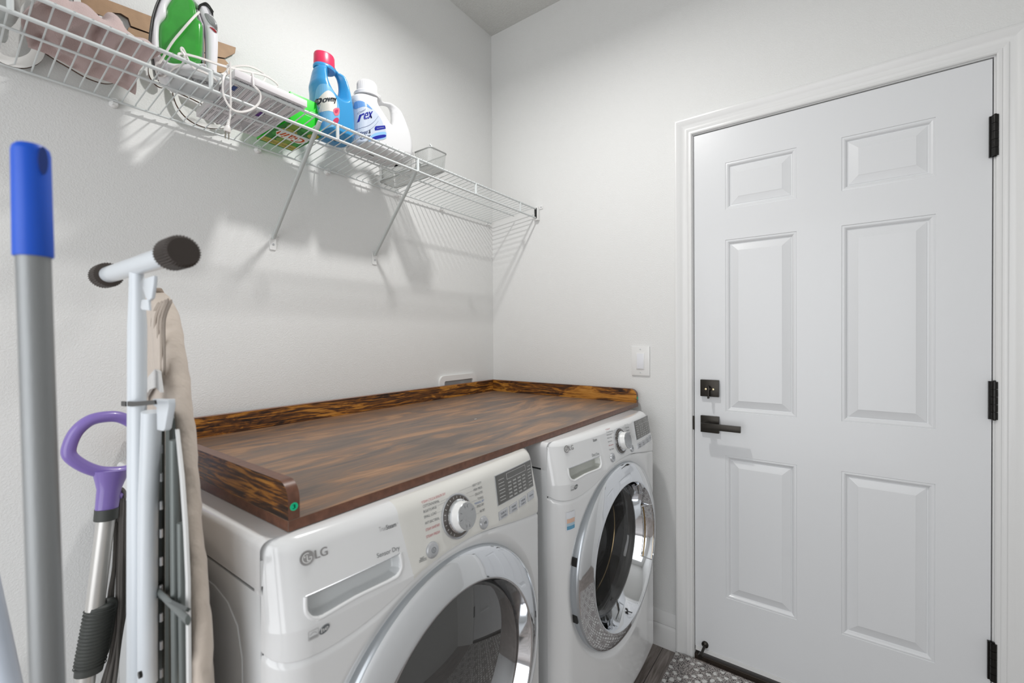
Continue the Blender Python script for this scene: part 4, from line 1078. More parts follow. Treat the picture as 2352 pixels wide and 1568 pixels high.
for s_ in (-.0035, .0035): box(bm, e1.x+s_-.0009, e1.x+s_+.0009, e1.y-.002, e1.y+.002, e1.z-.016, e1.z, 1)
finish(bm, 'plug', [M['cordw'], mat('prong', (.5, .48, .42), .3, metal=1)], cd)

for o in [q for q in bpy.data.objects if q.parent is ir or (q.parent and q.parent.parent is ir)]:
    if o.name.startswith(('cord', 'plug')): continue
    def turn(p):
        q = p-IC; r_ = IC+Vector((q.x*math.cos(IA)-q.y*math.sin(IA), q.x*math.sin(IA)+q.y*math.cos(IA), q.z))
        return Vector((r_.x, r_.y, r_.z-.1*(r_.y-IY)))
    shear_obj(o, turn)
# ---- flat printed white box
def tilt(p, zoff=0):                       # sit something on the sloping deck
    x, y, z = p; return Vector((x, y, deck(y)+z+zoff))
fb = thing('flat_box', 'flat white carton with fine black print lying between the iron and green box', 'box', (-1.30, -.18, deck(-.18)))
bx0, bx1, by0, by1 = -1.372, -1.215, -.300, -.055
def skew(x, y): return x+(.025 if x > -1.3 else .0)*((-y-.05)/.25)
bm = bmesh.new()
for x0, x1, y0, y1, z0, z1 in ((bx0, bx1, by0, by1, .0018, .020),):
    vs = [bm.verts.new(tilt((skew(x, y), y, z))) for x in (x0, x1) for y in (y0, y1) for z in (z0, z1)]
    for q in [(0, 1, 3, 2), (4, 6, 7, 5), (0, 4, 5, 1), (2, 3, 7, 6), (0, 2, 6, 4), (1, 5, 7, 3)]: bm.faces.new([vs[i] for i in q])
fbx = finish(bm, 'carton', mat('carton_white', (.72, .69, .71), .5), fb, bevel=.0008)
bm = bmesh.new()
def onb(x, y): return tilt((skew(x, y), y, .0013))
x = bx0+.006
rnd = random.Random(3)
coln = 0
while x < bx1-.006:
    for (ya_, yb_2) in ((by0+.008, -.20), (-.192, -.128), (-.120, by1-.006)):
        if rnd.random() < .10: continue
        y = ya_
        while y < yb_2-.004:
            w_ = rnd.uniform(.003, .009); y2 = min(yb_2, y+w_)
            hgt = .0011
            if rnd.random() < .93: bm.faces.new([bm.verts.new(onb(*q)) for q in ((x, y), (x+hgt, y), (x+hgt, y2), (x, y2))])
            y = y2+.0014
            if rnd.random() < .06: break
    x += .0034 if rnd.random() < .86 else .0075
bm.faces.new([bm.verts.new(onb(*q)-Vector((0, 0, .0003))) for q in ((-1.281, -.215), (-1.268, -.215), (-1.268, -.168), (-1.281, -.168))]).material_index = 1
bm.faces.new([bm.verts.new(onb(*q)-Vector((0, 0, .0003))) for q in ((-1.362, -.262), (-1.350, -.262), (-1.350, -.240), (-1.362, -.240))]).material_index = 2
finish(bm, 'printing', [M['ink'], mat('purple_band', (.08, .01, .17), .5), mat('blue_band', (.02, .05, .2), .5)], fbx, smooth=False)

# ---- green dryer-sheet box
gb = thing('dryer_sheet_box', 'bright green box of dryer sheets on the shelf beside the blue bottle', 'box', (-1.15, -.13, deck(-.13)))
gx0, gx1, gy0, gy1, gh = -1.210, -1.098, -.213, -.045, .083
bm = bmesh.new()
vs = [bm.verts.new(tilt((x+(.018*((-y-.045)/.168)), y, z))) for x in (gx0, gx1) for y in (gy0, gy1) for z in (.0018, gh)]
for q in [(0, 1, 3, 2), (4, 6, 7, 5), (0, 4, 5, 1), (2, 3, 7, 6), (0, 2, 6, 4), (1, 5, 7, 3)]: bm.faces.new([vs[i] for i in q])
gbx = finish(bm, 'carton', mat('lime_green_card', (.015, .62, .02), .4), gb, bevel=.0008)
def gq(a, b, e=.0):                      # bottom face, a 0..1 across (left to right), b 0..1 front to wall
    y = gy0+(gy1-gy0)*b; x = gx0+(gx1-gx0)*a+.018*((-y-.045)/.168); return tilt((x, y, .0013-e))
bm = bmesh.new()
def gpoly(pts, mi, e=0): bm.faces.new([bm.verts.new(gq(a, b, e)) for a, b in pts]).material_index = mi
gpoly([(0, 0), (1, 0), (1, 1), (0, 1)], 0)
gpoly([(.0, .80), (1, .80), (1, .97), (0, .97)], 1, .0003)
for (ca, cb, ra, rb, mi) in ((.25, .18, .16, .10, 2), (.62, .14, .20, .09, 3), (.85, .24, .14, .10, 1), (.18, .55, .15, .10, 3), (.5, .72, .22, .09, 2), (.85, .70, .14, .10, 3), (.3, .34, .2, .06, 1)):
    gpoly([(ca+ra*math.cos(a), cb+rb*math.sin(a)) for a in [2*PI*k/18 for k in range(18)]], mi, .0005)
gpoly([(.12, .40), (.88, .36), (.94, .50), (.85, .66), (.20, .64), (.08, .50)], 4, .0006)
text(bm, 'Gain', lambda a, b: gq(.88-.72*a-.06*b, .44+.20*b, .0009), 5, .012)
text(bm, 'dryer sheets', lambda a, b: gq(.80-.56*a, .375+.055*b, .0009), 6)
for (aa, ab, cb) in ((.9, .56, .86), (.46, .12, .86)):
    text(bm, 'ORIGINAL' if aa > .6 else 'FRESH', lambda a, b: gq(aa-(aa-ab)*a, cb+.06*b, .0006), 7)
finish(bm, 'printing', [mat('gain_green', (.01, .20, .012), .4), mat('gain_yellow', (.45, .40, .06), .4), mat('gain_olive', (.20, .32, .03), .4), mat('gain_leaf', (.03, .30, .03), .4), mat('gain_white', (.8, .85, .75), .4), mat('gain_orange', (.85, .14, .01), .4), mat('gain_dark', (.01, .12, .03), .4), mat('gain_brown', (.25, .18, .03), .4)], gbx, smooth=False)
bm = bmesh.new()
p0 = tilt((gx0+.018, gy0, gh)); 
bm.faces.new([bm.verts.new(Vector((gx0+.0215+a, gy0-.0004, deck(gy0)+gh-.014+b))) for a, b in ((0, 0), (.006, 0), (.006, .010), (0, .010))])
for (zz, x0_, x1_) in ((.050, .55, .92), (.045, .60, .90), (.033, .35, .62)):
    bm.faces.new([bm.verts.new(Vector((gx0+.018+(gx1-gx0)*a, gy0-.0004, deck(gy0)+zz+b))) for a, b in ((x0_, 0), (x1_, 0), (x1_, .0012), (x0_, .0012))])
finish(bm, 'small_print', mat('pale_ink', (.6, .85, .6), .4), gbx, smooth=False)

def grid_patch(polys, res):
    """cells of a grid inside polys[0] minus polys[1:], rim nodes snapped to the outline"""
    xs = [p[0] for p in polys[0]]; zs = [p[1] for p in polys[0]]
    nx = int((max(xs)-min(xs))/res)+3; nz = int((max(zs)-min(zs))/res)+3; x0, z0 = min(xs)-res*.7, min(zs)-res*.7
    segs = [(P_[i], P_[(i+1) % len(P_)]) for P_ in polys for i in range(len(P_))]
    def inside(p): return poly_in(p, polys[0]) and not any(poly_in(p, h) for h in polys[1:])
    node = {}
    for i in range(nx+1):
        for j in range(nz+1):
            p = (x0+i*res, z0+j*res); node[i, j] = (p, inside(p))
    used = {}; faces = []
    def snap(p):
        best = None
        for a, b in segs:
            dx, dz = b[0]-a[0], b[1]-a[1]; L = dx*dx+dz*dz+1e-14
            t = max(0, min(1, ((p[0]-a[0])*dx+(p[1]-a[1])*dz)/L)); q = (a[0]+dx*t, a[1]+dz*t)
            d = (q[0]-p[0])**2+(q[1]-p[1])**2
            if best is None or d < best[0]: best = (d, q)
        return best[1]
    for i in range(nx):
        for j in range(nz):
            c = [(i, j), (i+1, j), (i+1, j+1), (i, j+1)]
            if sum(node[k][1] for k in c) >= 1:
                for k in c:
                    if k not in used: used[k] = node[k][0] if node[k][1] else snap(node[k][0])
                faces.append(c)
    return used, faces, segs
def add_patch(bm, polys, fn, res, mi=0):
    used, faces, _ = grid_patch(polys, res)
    V = {k: bm.verts.new(fn(*p)) for k, p in used.items()}
    for c in faces:
        try: bm.faces.new([V[k] for k in c]).material_index = mi
        except ValueError: pass
# ---- blue fabric-softener bottle
Z3 = lambda a, b: (560+a/5.6, 100+b/5.6)
def bottle(name, label, yc, outline, hole, hw, bev, mt, zbase, flat_from=None):
    t = thing(name, label, 'bottle', (0, 0, 0))
    def w(a, b): x, z = at_y(yc, *Z3(a, b)); return (x, max(z, zbase))
    pts = [(p.x, max(p.y, zbase)) for p in smooth_path([(*w(*q), 0) for q in outline], 5, True)]
    splines = [pts]
    if hole: splines.append([(p.x, p.y) for p in smooth_path([(*w(*q), 0) for q in hole], 5, True)])
    xs = [p[0] for p in pts]; c = ((min(xs)+max(xs))/2, yc, zbase)
    t.location = c; t['_o'] = c
    zmax = max(p[1] for p in pts)
    holes = splines[1:]
    side = [(pts[i], pts[(i+1) % len(pts)]) for i in range(len(pts)) if not (pts[i][1] < zbase+.002 and pts[(i+1) % len(pts)][1] < zbase+.002)]
    hs = [(h[i], h[(i+1) % len(h)]) for h in holes for i in range(len(h))]
    def prof(q): q = max(0, min(1, q)); return math.sqrt(max(0, 1-(1-q)**2))
    memo = {}
    def T(a, b):
        key = (round(a, 5), round(b, 5))
        if key in memo: return memo[key]
        dS = min(seg_d((a, b), *g) for g in side); dH = min([seg_d((a, b), *g) for g in hs] or [1])
        k = (b-zbase)/(zmax-zbase); w_ = hw*(1-.34*ss((k-.50)/.5))
        t = w_*min(prof(min(dS, dH)/bev), prof((b-zbase)/.010))
        t *= .42+.58*ss(dH/.028) if hs else 1
        memo[key] = t; return t
    def fn(a, b, d):                    # d = -1 front, +1 back, plus an offset in metres
        return Vector((a, yc+d, b-.1*d))
    def front(a, b, off=0): return fn(a, b, -(T(a, b)+off))
    bm = bmesh.new()
    used, faces, _ = grid_patch(splines, .0026)
    allseg = side+hs
    for sg_ in (-1, 1):
        V = {k: bm.verts.new(fn(*p, sg_*T(*p))) for k, p in used.items()}
        for c_ in faces:
            try: bm.faces.new([V[k] for k in c_])
            except ValueError: pass
    bmesh.ops.remove_doubles(bm, verts=bm.verts, dist=2e-4)
    bmesh.ops.smooth_vert(bm, verts=bm.verts, factor=.4, use_axis_x=True, use_axis_y=True, use_axis_z=True)
    return t, finish(bm, 'body', mt, t, angle=75), w, front
M['blue'] = mat('blue_plastic', (.035, .27, .56), .3, coat=.2)
YB = -.195; zb_ = deck(YB)+.001
blue, body, wB, fB = bottle('softener_bottle', 'blue fabric softener bottle with a pink cap on the wire shelf', YB,
    [(905, 310), (882, 430), (870, 500), (884, 600), (890, 760), (915, 900), (930, 1050), (945, 1200), (955, 1400), (1000, 1480), (1200, 1480), (1335, 1440), (1372, 1260), (1370, 1100), (1362, 960), (1340, 800), (1322, 600), (1275, 450), (1175, 355), (1150, 318), (1040, 290), (950, 285)],
    [(1100, 385), (1165, 405), (1205, 475), (1222, 600), (1198, 700), (1170, 712), (1115, 650), (1080, 560), (1072, 450)], .047, .026, M['blue'], zb_)
cxb = (wB(905, 250)[0]+wB(1160, 250)[0])/2; z0c = wB(1030, 300)[1]-.004; z1c = wB(1030, 150)[1]
rc = (wB(1160, 250)[0]-wB(905, 250)[0])/2
bm = bmesh.new(); lathe(bm, [(rc*.95, 0), (rc*.98, .004), (rc*.96, z1c-z0c-.006), (rc*.90, z1c-z0c-.001), (rc*.8, z1c-z0c), (0, z1c-z0c)], (cxb, YB, z0c), (0, 0, 1), 32, sx=1, sy=.8); finish(bm, 'cap', mat('pink_cap', (.66, .03, .10), .35, coat=.2), blue)
bm = bmesh.new(); lathe(bm, [(rc*1.0, 0), (rc*1.04, .003), (rc*1.02, .009), (rc*.95, .012)], (cxb, YB, z0c-.008), (0, 0, 1), 32, sy=.8); finish(bm, 'neck', M['blue'], blue)
bm = bmesh.new()
def lb(a, b, d=.0): x, z = wB(a, b); return fB(x, z, .0009+d)
def lpoly(pts, mi, d=0, sm=True):
    P_ = smooth_path([(*q, 0) for q in pts], 4, True) if sm else [Vector((*q, 0)) for q in pts]
    add_patch(bm, [[(p.x, p.y) for p in P_]], lambda a, b: lb(a, b, d), 14, mi)
lpoly([(895, 600), (930, 590), (1000, 640), (1070, 760), (1115, 900), (1118, 1040), (1070, 1130), (1000, 1150), (905, 1120), (892, 900), (889, 760)], 0)
lpoly([(900, 760), (960, 690), (1030, 720), (1075, 800), (1085, 900), (1060, 960), (980, 940), (900, 900)], 1, .0004)
lpoly([(1035, 940), (1070, 910), (1115, 915), (1118, 960), (1100, 1000), (1060, 1005)], 2, .0006); lpoly([(1040, 1060), (1085, 1030), (1110, 1060), (1080, 1120), (1040, 1120)], 3, .0006)
lpoly([(1055, 950), (1075, 930), (1100, 935), (1090, 970), (1065, 975)], 3, .0008)
text(bm, 'Downy', lambda a, b: lb(880+195*a, 850-100*b+8*a, .001), 4, .015)
finish(bm, 'label', [mat('softener_label_blue', (.16, .42, .68), .35), mat('softener_label_cream', (.72, .70, .66), .35), mat('rose_pink', (.68, .16, .22), .4), mat('rose_red', (.50, .03, .10), .4), mat('softener_ink', (.02, .03, .04), .4)], body, smooth=False)

# ---- white detergent jug
YP = -.195; zp_ = deck(YP)+.001
M['jug'] = mat('jug_white', (.70, .70, .71), .28, coat=.3)
jug, jb, wP, fP = bottle('detergent_jug', 'white laundry detergent jug with a blue label and white cap, right of the blue bottle', YP,
    [(1470, 655), (1400, 668), (1380, 688), (1368, 780), (1364, 950), (1362, 1200), (1366, 1500), (1400, 1560), (1700, 1600), (1960, 1640), (2075, 1560), (2105, 1420), (2085, 1250), (2035, 1090), (1995, 930), (1940, 830), (1865, 768), (1770, 748), (1725, 700), (1715, 670)],
    [(1700, 835), (1775, 800), (1860, 822), (1897, 900), (1903, 1040), (1862, 1082), (1800, 1030), (1745, 935)], .052, .032, M['jug'], zp_)
cj = (wP(1475, 600)[0]+wP(1690, 600)[0])/2; rj = (wP(1690, 600)[0]-wP(1475, 600)[0])/2; zj0 = wP(1580, 660)[1]; zj1 = wP(1580, 515)[1]
bm = bmesh.new(); lathe(bm, [(rj*.98, 0), (rj, .004), (rj*.97, zj1-zj0-.004), (rj*.88, zj1-zj0), (0, zj1-zj0)], (cj, YP, zj0), (0, 0, 1), 36)
for k in range(36):
    a = 2*PI*k/36; tube(bm, [(cj+rj*.985*math.cos(a), YP+rj*.985*math.sin(a), zj0+.004), (cj+rj*.965*math.cos(a), YP+rj*.965*math.sin(a), zj1-.006)], .0009, 4)
finish(bm, 'cap', M['jug'], jug)
bm = bmesh.new(); lathe(bm, [(rj*1.28, -.012), (rj*1.30, -.003), (rj*1.18, .002), (rj*1.02, .004)], (cj, YP, zj0), (0, 0, 1), 36); finish(bm, 'collar', M['jug'], jug)
bm = bmesh.new()
def lb(a, b, d=.0): x, z = wP(a, b); return fP(x, z, .0009+d)
lpoly([(1374, 775), (1385, 772), (1450, 830), (1550, 925), (1640, 1050), (1695, 1180), (1712, 1250), (1690, 1300), (1560, 1325), (1430, 1345), (1385, 1340), (1370, 1100)], 0)
lpoly([(1375, 800), (1385, 786), (1440, 830), (1530, 930), (1440, 888), (1376, 880)], 1, .0004)
lpoly([(1555, 1165), (1570, 1140), (1690, 1130), (1700, 1170), (1600, 1190), (1560, 1195)], 2, .0005, False)
lpoly([(1480, 1290), (1560, 1230), (1690, 1210), (1705, 1260), (1680, 1295), (1560, 1315), (1470, 1330)], 3, .0004)
lpoly([(1500, 1300), (1580, 1262), (1690, 1245), (1695, 1275), (1600, 1300), (1500, 1322)], 2, .0007)
for off in (0, 60): 
    P_ = smooth_path([(1370, 1120+off), (1450, 1130+off), (1530, 1090+off), (1600, 1015+off)] and [(1370+0, 1150+off, 0), (1460, 1140+off, 0), (1540, 1090+off, 0), (1605, 1012+off, 0)], 5)
    for A_, B_ in zip(P_, P_[1:]): bm.faces.new([bm.verts.new(lb(q.x, q.y+s_, .0006)) for q, s_ in ((A_, 0), (B_, 0), (B_, 4), (A_, 4))]).material_index = 4 if off else 5
text(bm, 'rex', lambda a, b: lb(1385+135*a+14*b, 1066-90*b-26*a, .0009), 2, .02)
text(bm, 'Clean!', lambda a, b: lb(1385+60*a, 965-24*b-28*a, .0009), 4)
text(bm, 'Free &', lambda a, b: lb(1392+110*a+6*b, 1247-46*b-16*a, .0009), 5, .01)
text(bm, 'Clear', lambda a, b: lb(1398+102*a+6*b, 1300-48*b-16*a, .0009), 5, .01)
text(bm, 'hypoallergenic', lambda a, b: lb(1585+95*a, 1176-14*b-16*a, .001), 0)
finish(bm, 'label', [mat('jug_label_pale', (.50, .56, .66), .35), mat('jug_label_blue', (.12, .28, .58), .35), mat('jug_ink_navy', (.01, .015, .28), .35), mat('jug_label_mid', (.25, .48, .75), .35), mat('jug_ink_grey', (.15, .18, .3), .4), mat('jug_ink_slate', (.05, .08, .2), .4)], jb, smooth=False)

# ---- perforated metal basket
bk = thing('mesh_basket', 'small grey perforated metal basket right of the detergent jug on the shelf', 'basket', (-.70, -.16, deck(-.16)))
A_, B_, C_, D_ = Vector((-.752, -.030)), Vector((-.664, -.024)), Vector((-.628, -.280)), Vector((-.714, -.280))
def bl(s, t_, grow=0):
    c_ = A_.lerp(B_, s).lerp(D_.lerp(C_, s), t_); m_ = (A_+B_+C_+D_)/4
    return m_+(c_-m_)*(1+grow)
def bask_outline(grow, n=6):
    P = []; r = .16
    for (cs, ct_, a) in ((1-r, 1-r*.32, 0), (r, 1-r*.32, PI/2), (r, r*.32, PI), (1-r, r*.32, 1.5*PI)):
        for k in range(n+1): P.append(bl(cs+r*math.cos(a+PI/2*k/n), ct_+r*.32*math.sin(a+PI/2*k/n), grow))
    return P
H_ = .062
bm = bmesh.new(); uvl = bm.loops.layers.uv.new('UVMap')
lo_, hi_ = bask_outline(-.02), bask_outline(.03)
def bz(p, h): return Vector((p.x, p.y, deck(p.y)+.0022+h))
VL = [bm.verts.new(bz(p, 0)) for p in lo_]; VH = [bm.verts.new(bz(p, H_)) for p in hi_]
n_ = len(VL); acc = 0
for i in range(n_):
    j = (i+1) % n_; L = (lo_[j]-lo_[i]).length
    f = bm.faces.new((VL[i], VL[j], VH[j], VH[i]))
    for lp, uv in zip(f.loops, ((acc, 0), (acc+L, 0), (acc+L, H_), (acc, H_))): lp[uvl].uv = uv
    acc += L
f = bm.faces.new(VL)
for lp, p in zip(f.loops, lo_): lp[uvl].uv = (p.x+3, p.y+3)
finish(bm, 'perforated_sheet', M['mesh'], bk, smooth=False)
bm = bmesh.new(); tube(bm, [bz(p, H_) for p in hi_], .0024, 8, closed=True); tube(bm, [bz(p, .001) for p in lo_], .002, 8, closed=True); finish(bm, 'basket_rim', mat('basket_grey', (.42, .43, .42), .35, metal=.3), bk)
for q in (.30, .92):
    a = bl(0, 1-q, .03); bm = bmesh.new(); box(bm, a.x-.004, a.x-.002, a.y-.007, a.y+.007, deck(a.y)+.004, deck(a.y)+H_+.002); finish(bm, 'basket_clip', M['white_plastic'], bk)
bm = bmesh.new(); a = bl(.35, .0, .03); tube(bm, smooth_path([bz(bl(.1, 1, .03), H_), bz(bl(.15, .95, .03), H_+.016), bz(bl(.35, .9, .0), H_+.022), bz(bl(.5, .92, .0), H_+.012), bz(bl(.52, 1, .03), H_)], 5), .0018, 8); finish(bm, 'basket_handle', M['wire'], bk)

# ================================================================== IRONING BOARD
IBX = -1.592
ib = thing('ironing_board', 'folded ironing board with beige cover and white leg, standing upright left of the dryer', 'ironing board', (-1.62, -.56, FLOOR))
def ix(x, u, v): return at_x(x, u, v)
def shx(y): return .105*(y+.76)
def iu(x, u, v):                       # same, on the slightly turned plane of the folded board
    y = -.6
    for _ in range(40): y, z = at_x(x+shx(y), u, v)
    return (y, z)
M['beige'] = mat('beige_cotton', (.60, .52, .45), .9, bump=.9, bscale=10, bdist=.006, bmap=(3, 5, 2.2), sheen=.2)
M['leg'] = mat('leg_white_enamel', (.70, .745, .79), .3, coat=.3)
M['frame_g'] = mat('frame_grey_metal', (.07, .08, .076), .35, metal=.5)
M['frame_l'] = mat('frame_light_grey', (.17, .19, .185), .4, metal=.4)
M['cap_b'] = mat('brown_rubber', (.045, .034, .028), .6)
near = [iu(IBX, *q) for q in ((500, 1568), (493, 1440), (485, 1350), (478, 1270), (470, 1200), (460, 1080), (450, 960), (440, 880), (430, 815), (421, 770), (412, 730), (403, 700), (392, 682), (378, 671))]
# symmetric outline around the board's centre line
yc_ = near[-1][0]+.055
out = [(near[0][0]-.004, FLOOR+.0)]+near
zt_n = near[-1][1]+.004
nz_ = sorted([(z, y) for y, z in near])
FY = -.445
def yN(z): return interp(nz_, z) if z > nz_[0][0] else nz_[0][1]-(nz_[0][0]-z)*.04
bm = bmesh.new(); zs_ = [FLOOR+(1.26-FLOOR)*k/90 for k in range(91)]+[1.26+(zt_n-1.26)*math.sin(PI/2*k/16) for k in range(1, 17)]
prev = None; NS = 40
for z in zs_:
    q = max(0, (z-1.25)/(zt_n-1.25)); rnd_ = 1-math.sqrt(max(0, 1-q*q))
    y0_, y1_ = yN(min(z, nz_[-1][0]))-.018, FY-.045*rnd_
    if z > 1.25: y0_ = y0_+.012*rnd_
    T_ = .0195*(1-.62*rnd_**1.6)
    ring = []
    for k in range(NS):
        a = 2*PI*k/NS; ca, sa = math.cos(a), math.sin(a)
        ex = abs(ca)**.35*(1 if ca > 0 else -1); ey = abs(sa)**.8*(1 if sa > 0 else -1)
        yy = (y0_+y1_)/2-(y1_-y0_)/2*ex; xx = IBX-.0175+T_*ey
        if ca > 0:
            wr = .0016*math.sin(70*z+40*(xx-IBX))+.0012*math.sin(170*z+1.3+90*(xx-IBX))+.001*math.sin(31*z)
            yy += wr*ca; xx += wr*.6
        ring.append(bm.verts.new((xx, yy, z)))
    if prev:
        for k in range(NS): bm.faces.new((prev[k], prev[(k+1) % NS], ring[(k+1) % NS], ring[k]))
    else: bm.faces.new(ring[::-1])
    prev = ring
bm.faces.new(prev)
finish(bm, 'board_cover', M['beige'], ib, angle=80)
XU = IBX-.0385
bm = bmesh.new()
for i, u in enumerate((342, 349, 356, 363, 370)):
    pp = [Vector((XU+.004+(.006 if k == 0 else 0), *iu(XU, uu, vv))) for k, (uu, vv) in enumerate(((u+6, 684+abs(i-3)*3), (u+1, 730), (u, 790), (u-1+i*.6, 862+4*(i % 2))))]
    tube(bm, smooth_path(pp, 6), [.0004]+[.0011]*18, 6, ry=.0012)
finish(bm, 'cover_crease', mat('beige_crease_shade', (.40, .34, .29), .9), ib)  # shade in the cover's folds, put in as thin darker tubes
bm = bmesh.new(); P_ = [iu(XU, *q) for q in ((338, 905), (345, 880), (356, 862), (370, 847), (378, 852), (384, 900), (372, 888), (358, 893), (346, 912), (338, 930))]
prism(bm, P_, lambda a, b, d: Vector((XU-.008+d, a, b)), 0, .004); finish(bm, 'cover_lining', mat('white_lining', (.66, .65, .64), .85, bump=.8, bscale=120, bdist=.002), ib)
bm = bmesh.new(); Q = [iu(XU, *q) for q in ((408, 985), (419, 1100), (427, 1220), (432, 1330), (434, 1568), (440, 1568), (438, 1330), (432, 1200), (424, 1090), (412, 985))]
prism(bm, Q, lambda a, b, d: Vector((XU-.003+d, a, b)), 0, .003); finish(bm, 'lining_edge', M['white_plastic'], ib)
# perforated steel underside
bm = bmesh.new(); Q = [iu(XU+.004, *q) for q in ((336, 880), (375, 882), (395, 960), (410, 1080), (422, 1250), (430, 1400), (434, 1568), (300, 1568), (330, 1000))]
prism(bm, Q, lambda a, b, d: Vector((XU+.004+d, a, b)), 0, .003); finish(bm, 'under_plate', M['frame_g'], ib, smooth=False)
def barx(name, x, u0, v0, u1, v1, w_, dpt, mt, par=ib):
    a0, a1 = Vector((x, *iu(x, u0, v0))), Vector((x, *iu(x, u1, v1)))
    bm = bmesh.new(); tube(bm, [a0, a1], w_/2, 4 if mt is M['frame_g'] else 10, ry=dpt/2, up=(1, 0, 0)); return finish(bm, name, mt, par, angle=50)
for u0, u1 in ((363, 363), (371, 371), (388, 386)):
    barx('channel_rail', XU-.004, u0, 975, u1, 1575, .0055, .008, M['frame_g'])
barx('frame_tube', XU-.004, 400, 1010, 406, 1585, .013, .012, M['frame_l'])
barx('frame_tube', XU-.002, 416, 1200, 422, 1585, .010, .010, M['frame_l'])
barx('cross_brace', XU-.012, 335, 1330, 432, 1424, .012, .006, M['frame_l'])
barx('cross_brace', XU-.012, 340, 1358, 432, 1400, .006, .006, M['frame_g'])
bm = bmesh.new()
for v in range(1030, 1560, 64):
    y, z = iu(XU-.006, 378, v); tube(bm, [(XU-.010, y, z-.006), (XU-.010, y, z+.006)], .0022, 8)
finish(bm, 'slot_rivets', M['silver_l'], ib)
for o in [q for q in bpy.data.objects if q.parent is ib]: shear_obj(o, lambda p: Vector((p.x+shx(p.y), p.y, p.z)))
# white leg and T foot
LXI = -1.652
bm = bmesh.new()
y0, z0 = ix(LXI, 314, 652); y1, z1 = ix(LXI, 313, 1568)
tube(bm, [(LXI, y0, z0+.016), (LXI, y0, z0-.03), (LXI, y0, z0-.06), (LXI, y1, z1), (LXI, y1+.004, FLOOR)], [.0108, .0128, .0146, .0150, .0150], 20, ry=.0082, up=(1, 0, 0))
leg = finish(bm, 'leg', M['leg'], ib)
bm = bmesh.new(); y2, z2 = ix(LXI-.011, 318, 1551); lathe(bm, [(.0045, -.003), (.0045, .0006)], (LXI-.0103, y2, z2), (-1, 0, 0), 18); finish(bm, 'leg_hole', M['black'], leg)
# second leg half, slotted behind, bending in towards the catch
bm = bmesh.new()
pp = [Vector((LXI+.006, *ix(LXI+.006, *q))) for q in ((348, 945), (346, 1010), (343, 1090), (340, 1180), (339, 1400), (339, 1568))]
tube(bm, smooth_path(pp, 5), .012, 14, ry=.012); finish(bm, 'inner_leg', M['leg'], ib)
a0 = Vector((LXI, *ix(LXI, 243, 633))); a1 = Vector((LXI, *ix(LXI, 408, 581)))
dirv = (a1-a0).normalized()
bm = bmesh.new(); tube(bm, [a0-dirv*.02, a1+dirv*.01], .0128, 24); foot = finish(bm, 'foot_bar', M['leg'], ib)
bm = bmesh.new(); Q = [ix(LXI-.013, *q) for q in ((324, 640), (348, 632), (347, 650), (342, 684), (336, 690), (329, 684), (322, 660))]
prism(bm, Q, lambda a, b, d: Vector((LXI-.0105+d, a, b)), 0, .004); finish(bm, 'foot_bracket', M['leg'], foot, bevel=.0008)
bm = bmesh.new(); Q = [ix(LXI-.013, *q) for q in ((321, 688), (336, 686), (338, 713), (322, 711), (318, 706))]
prism(bm, Q, lambda a, b, d: Vector((LXI-.0112+d, a, b)), 0, .003); finish(bm, 'lock_tab', M['leg'], ib, bevel=.001)
for c0, dr_ in ((a0, -dirv), (a1, dirv)):
    bm = bmesh.new(); seg = 72; xx, yy, nn = frame_from(dr_)
    R0 = .0182
    prof = [(.0135, -.022), (R0, -.021), (R0, .016), (R0-.002, .020), (0, .0215)]
    rg = []
    for r_, h_ in prof:
        rg.append([bm.verts.new(c0+nn*h_+(xx*math.cos(2*PI*k/seg)+yy*math.sin(2*PI*k/seg))*(r_+(.0016 if (k % 2 and r_ > .017) else 0))) for k in range(seg)] if r_ else None)
    for A2, B2 in zip(rg, rg[1:]):
        if B2 is None: bm.faces.new(A2); continue
        for k in range(seg): bm.faces.new((A2[k], A2[(k+1) % seg], B2[(k+1) % seg], B2[k]))
    bm.faces.new(rg[0][::-1]); finish(bm, 'foot_cap', M['cap_b'], foot, angle=25)
# catch and strap
bm = bmesh.new(); Q = [ix(LXI+.004, *q) for q in ((350, 916), (386, 917), (387, 932), (378, 985), (374, 990), (360, 987), (359, 936), (351, 930))]
prism(bm, Q, lambda a, b, d: Vector((LXI+.004+d, a, b)), 0, .008); finish(bm, 'leg_catch', M['leg'], ib, bevel=.0012)
bm = bmesh.new(); Q = [ix(LXI-.0145, *q) for q in ((288, 922), (300, 923), (350, 919), (352, 929), (300, 934), (288, 933))]
prism(bm, Q, lambda a, b, d: Vector((LXI-.0125+d, a, b)), 0, .002); finish(bm, 'catch_strap', M['black'], ib); bm = bmesh.new()
Q = [ix(LXI+.004, *q) for q in ((280, 921), (290, 922), (290, 933), (280, 932))]; prism(bm, Q, lambda a, b, d: Vector((LXI+.003+d, a, b)), 0, .002); finish(bm, 'strap_end', M['black'], ib)

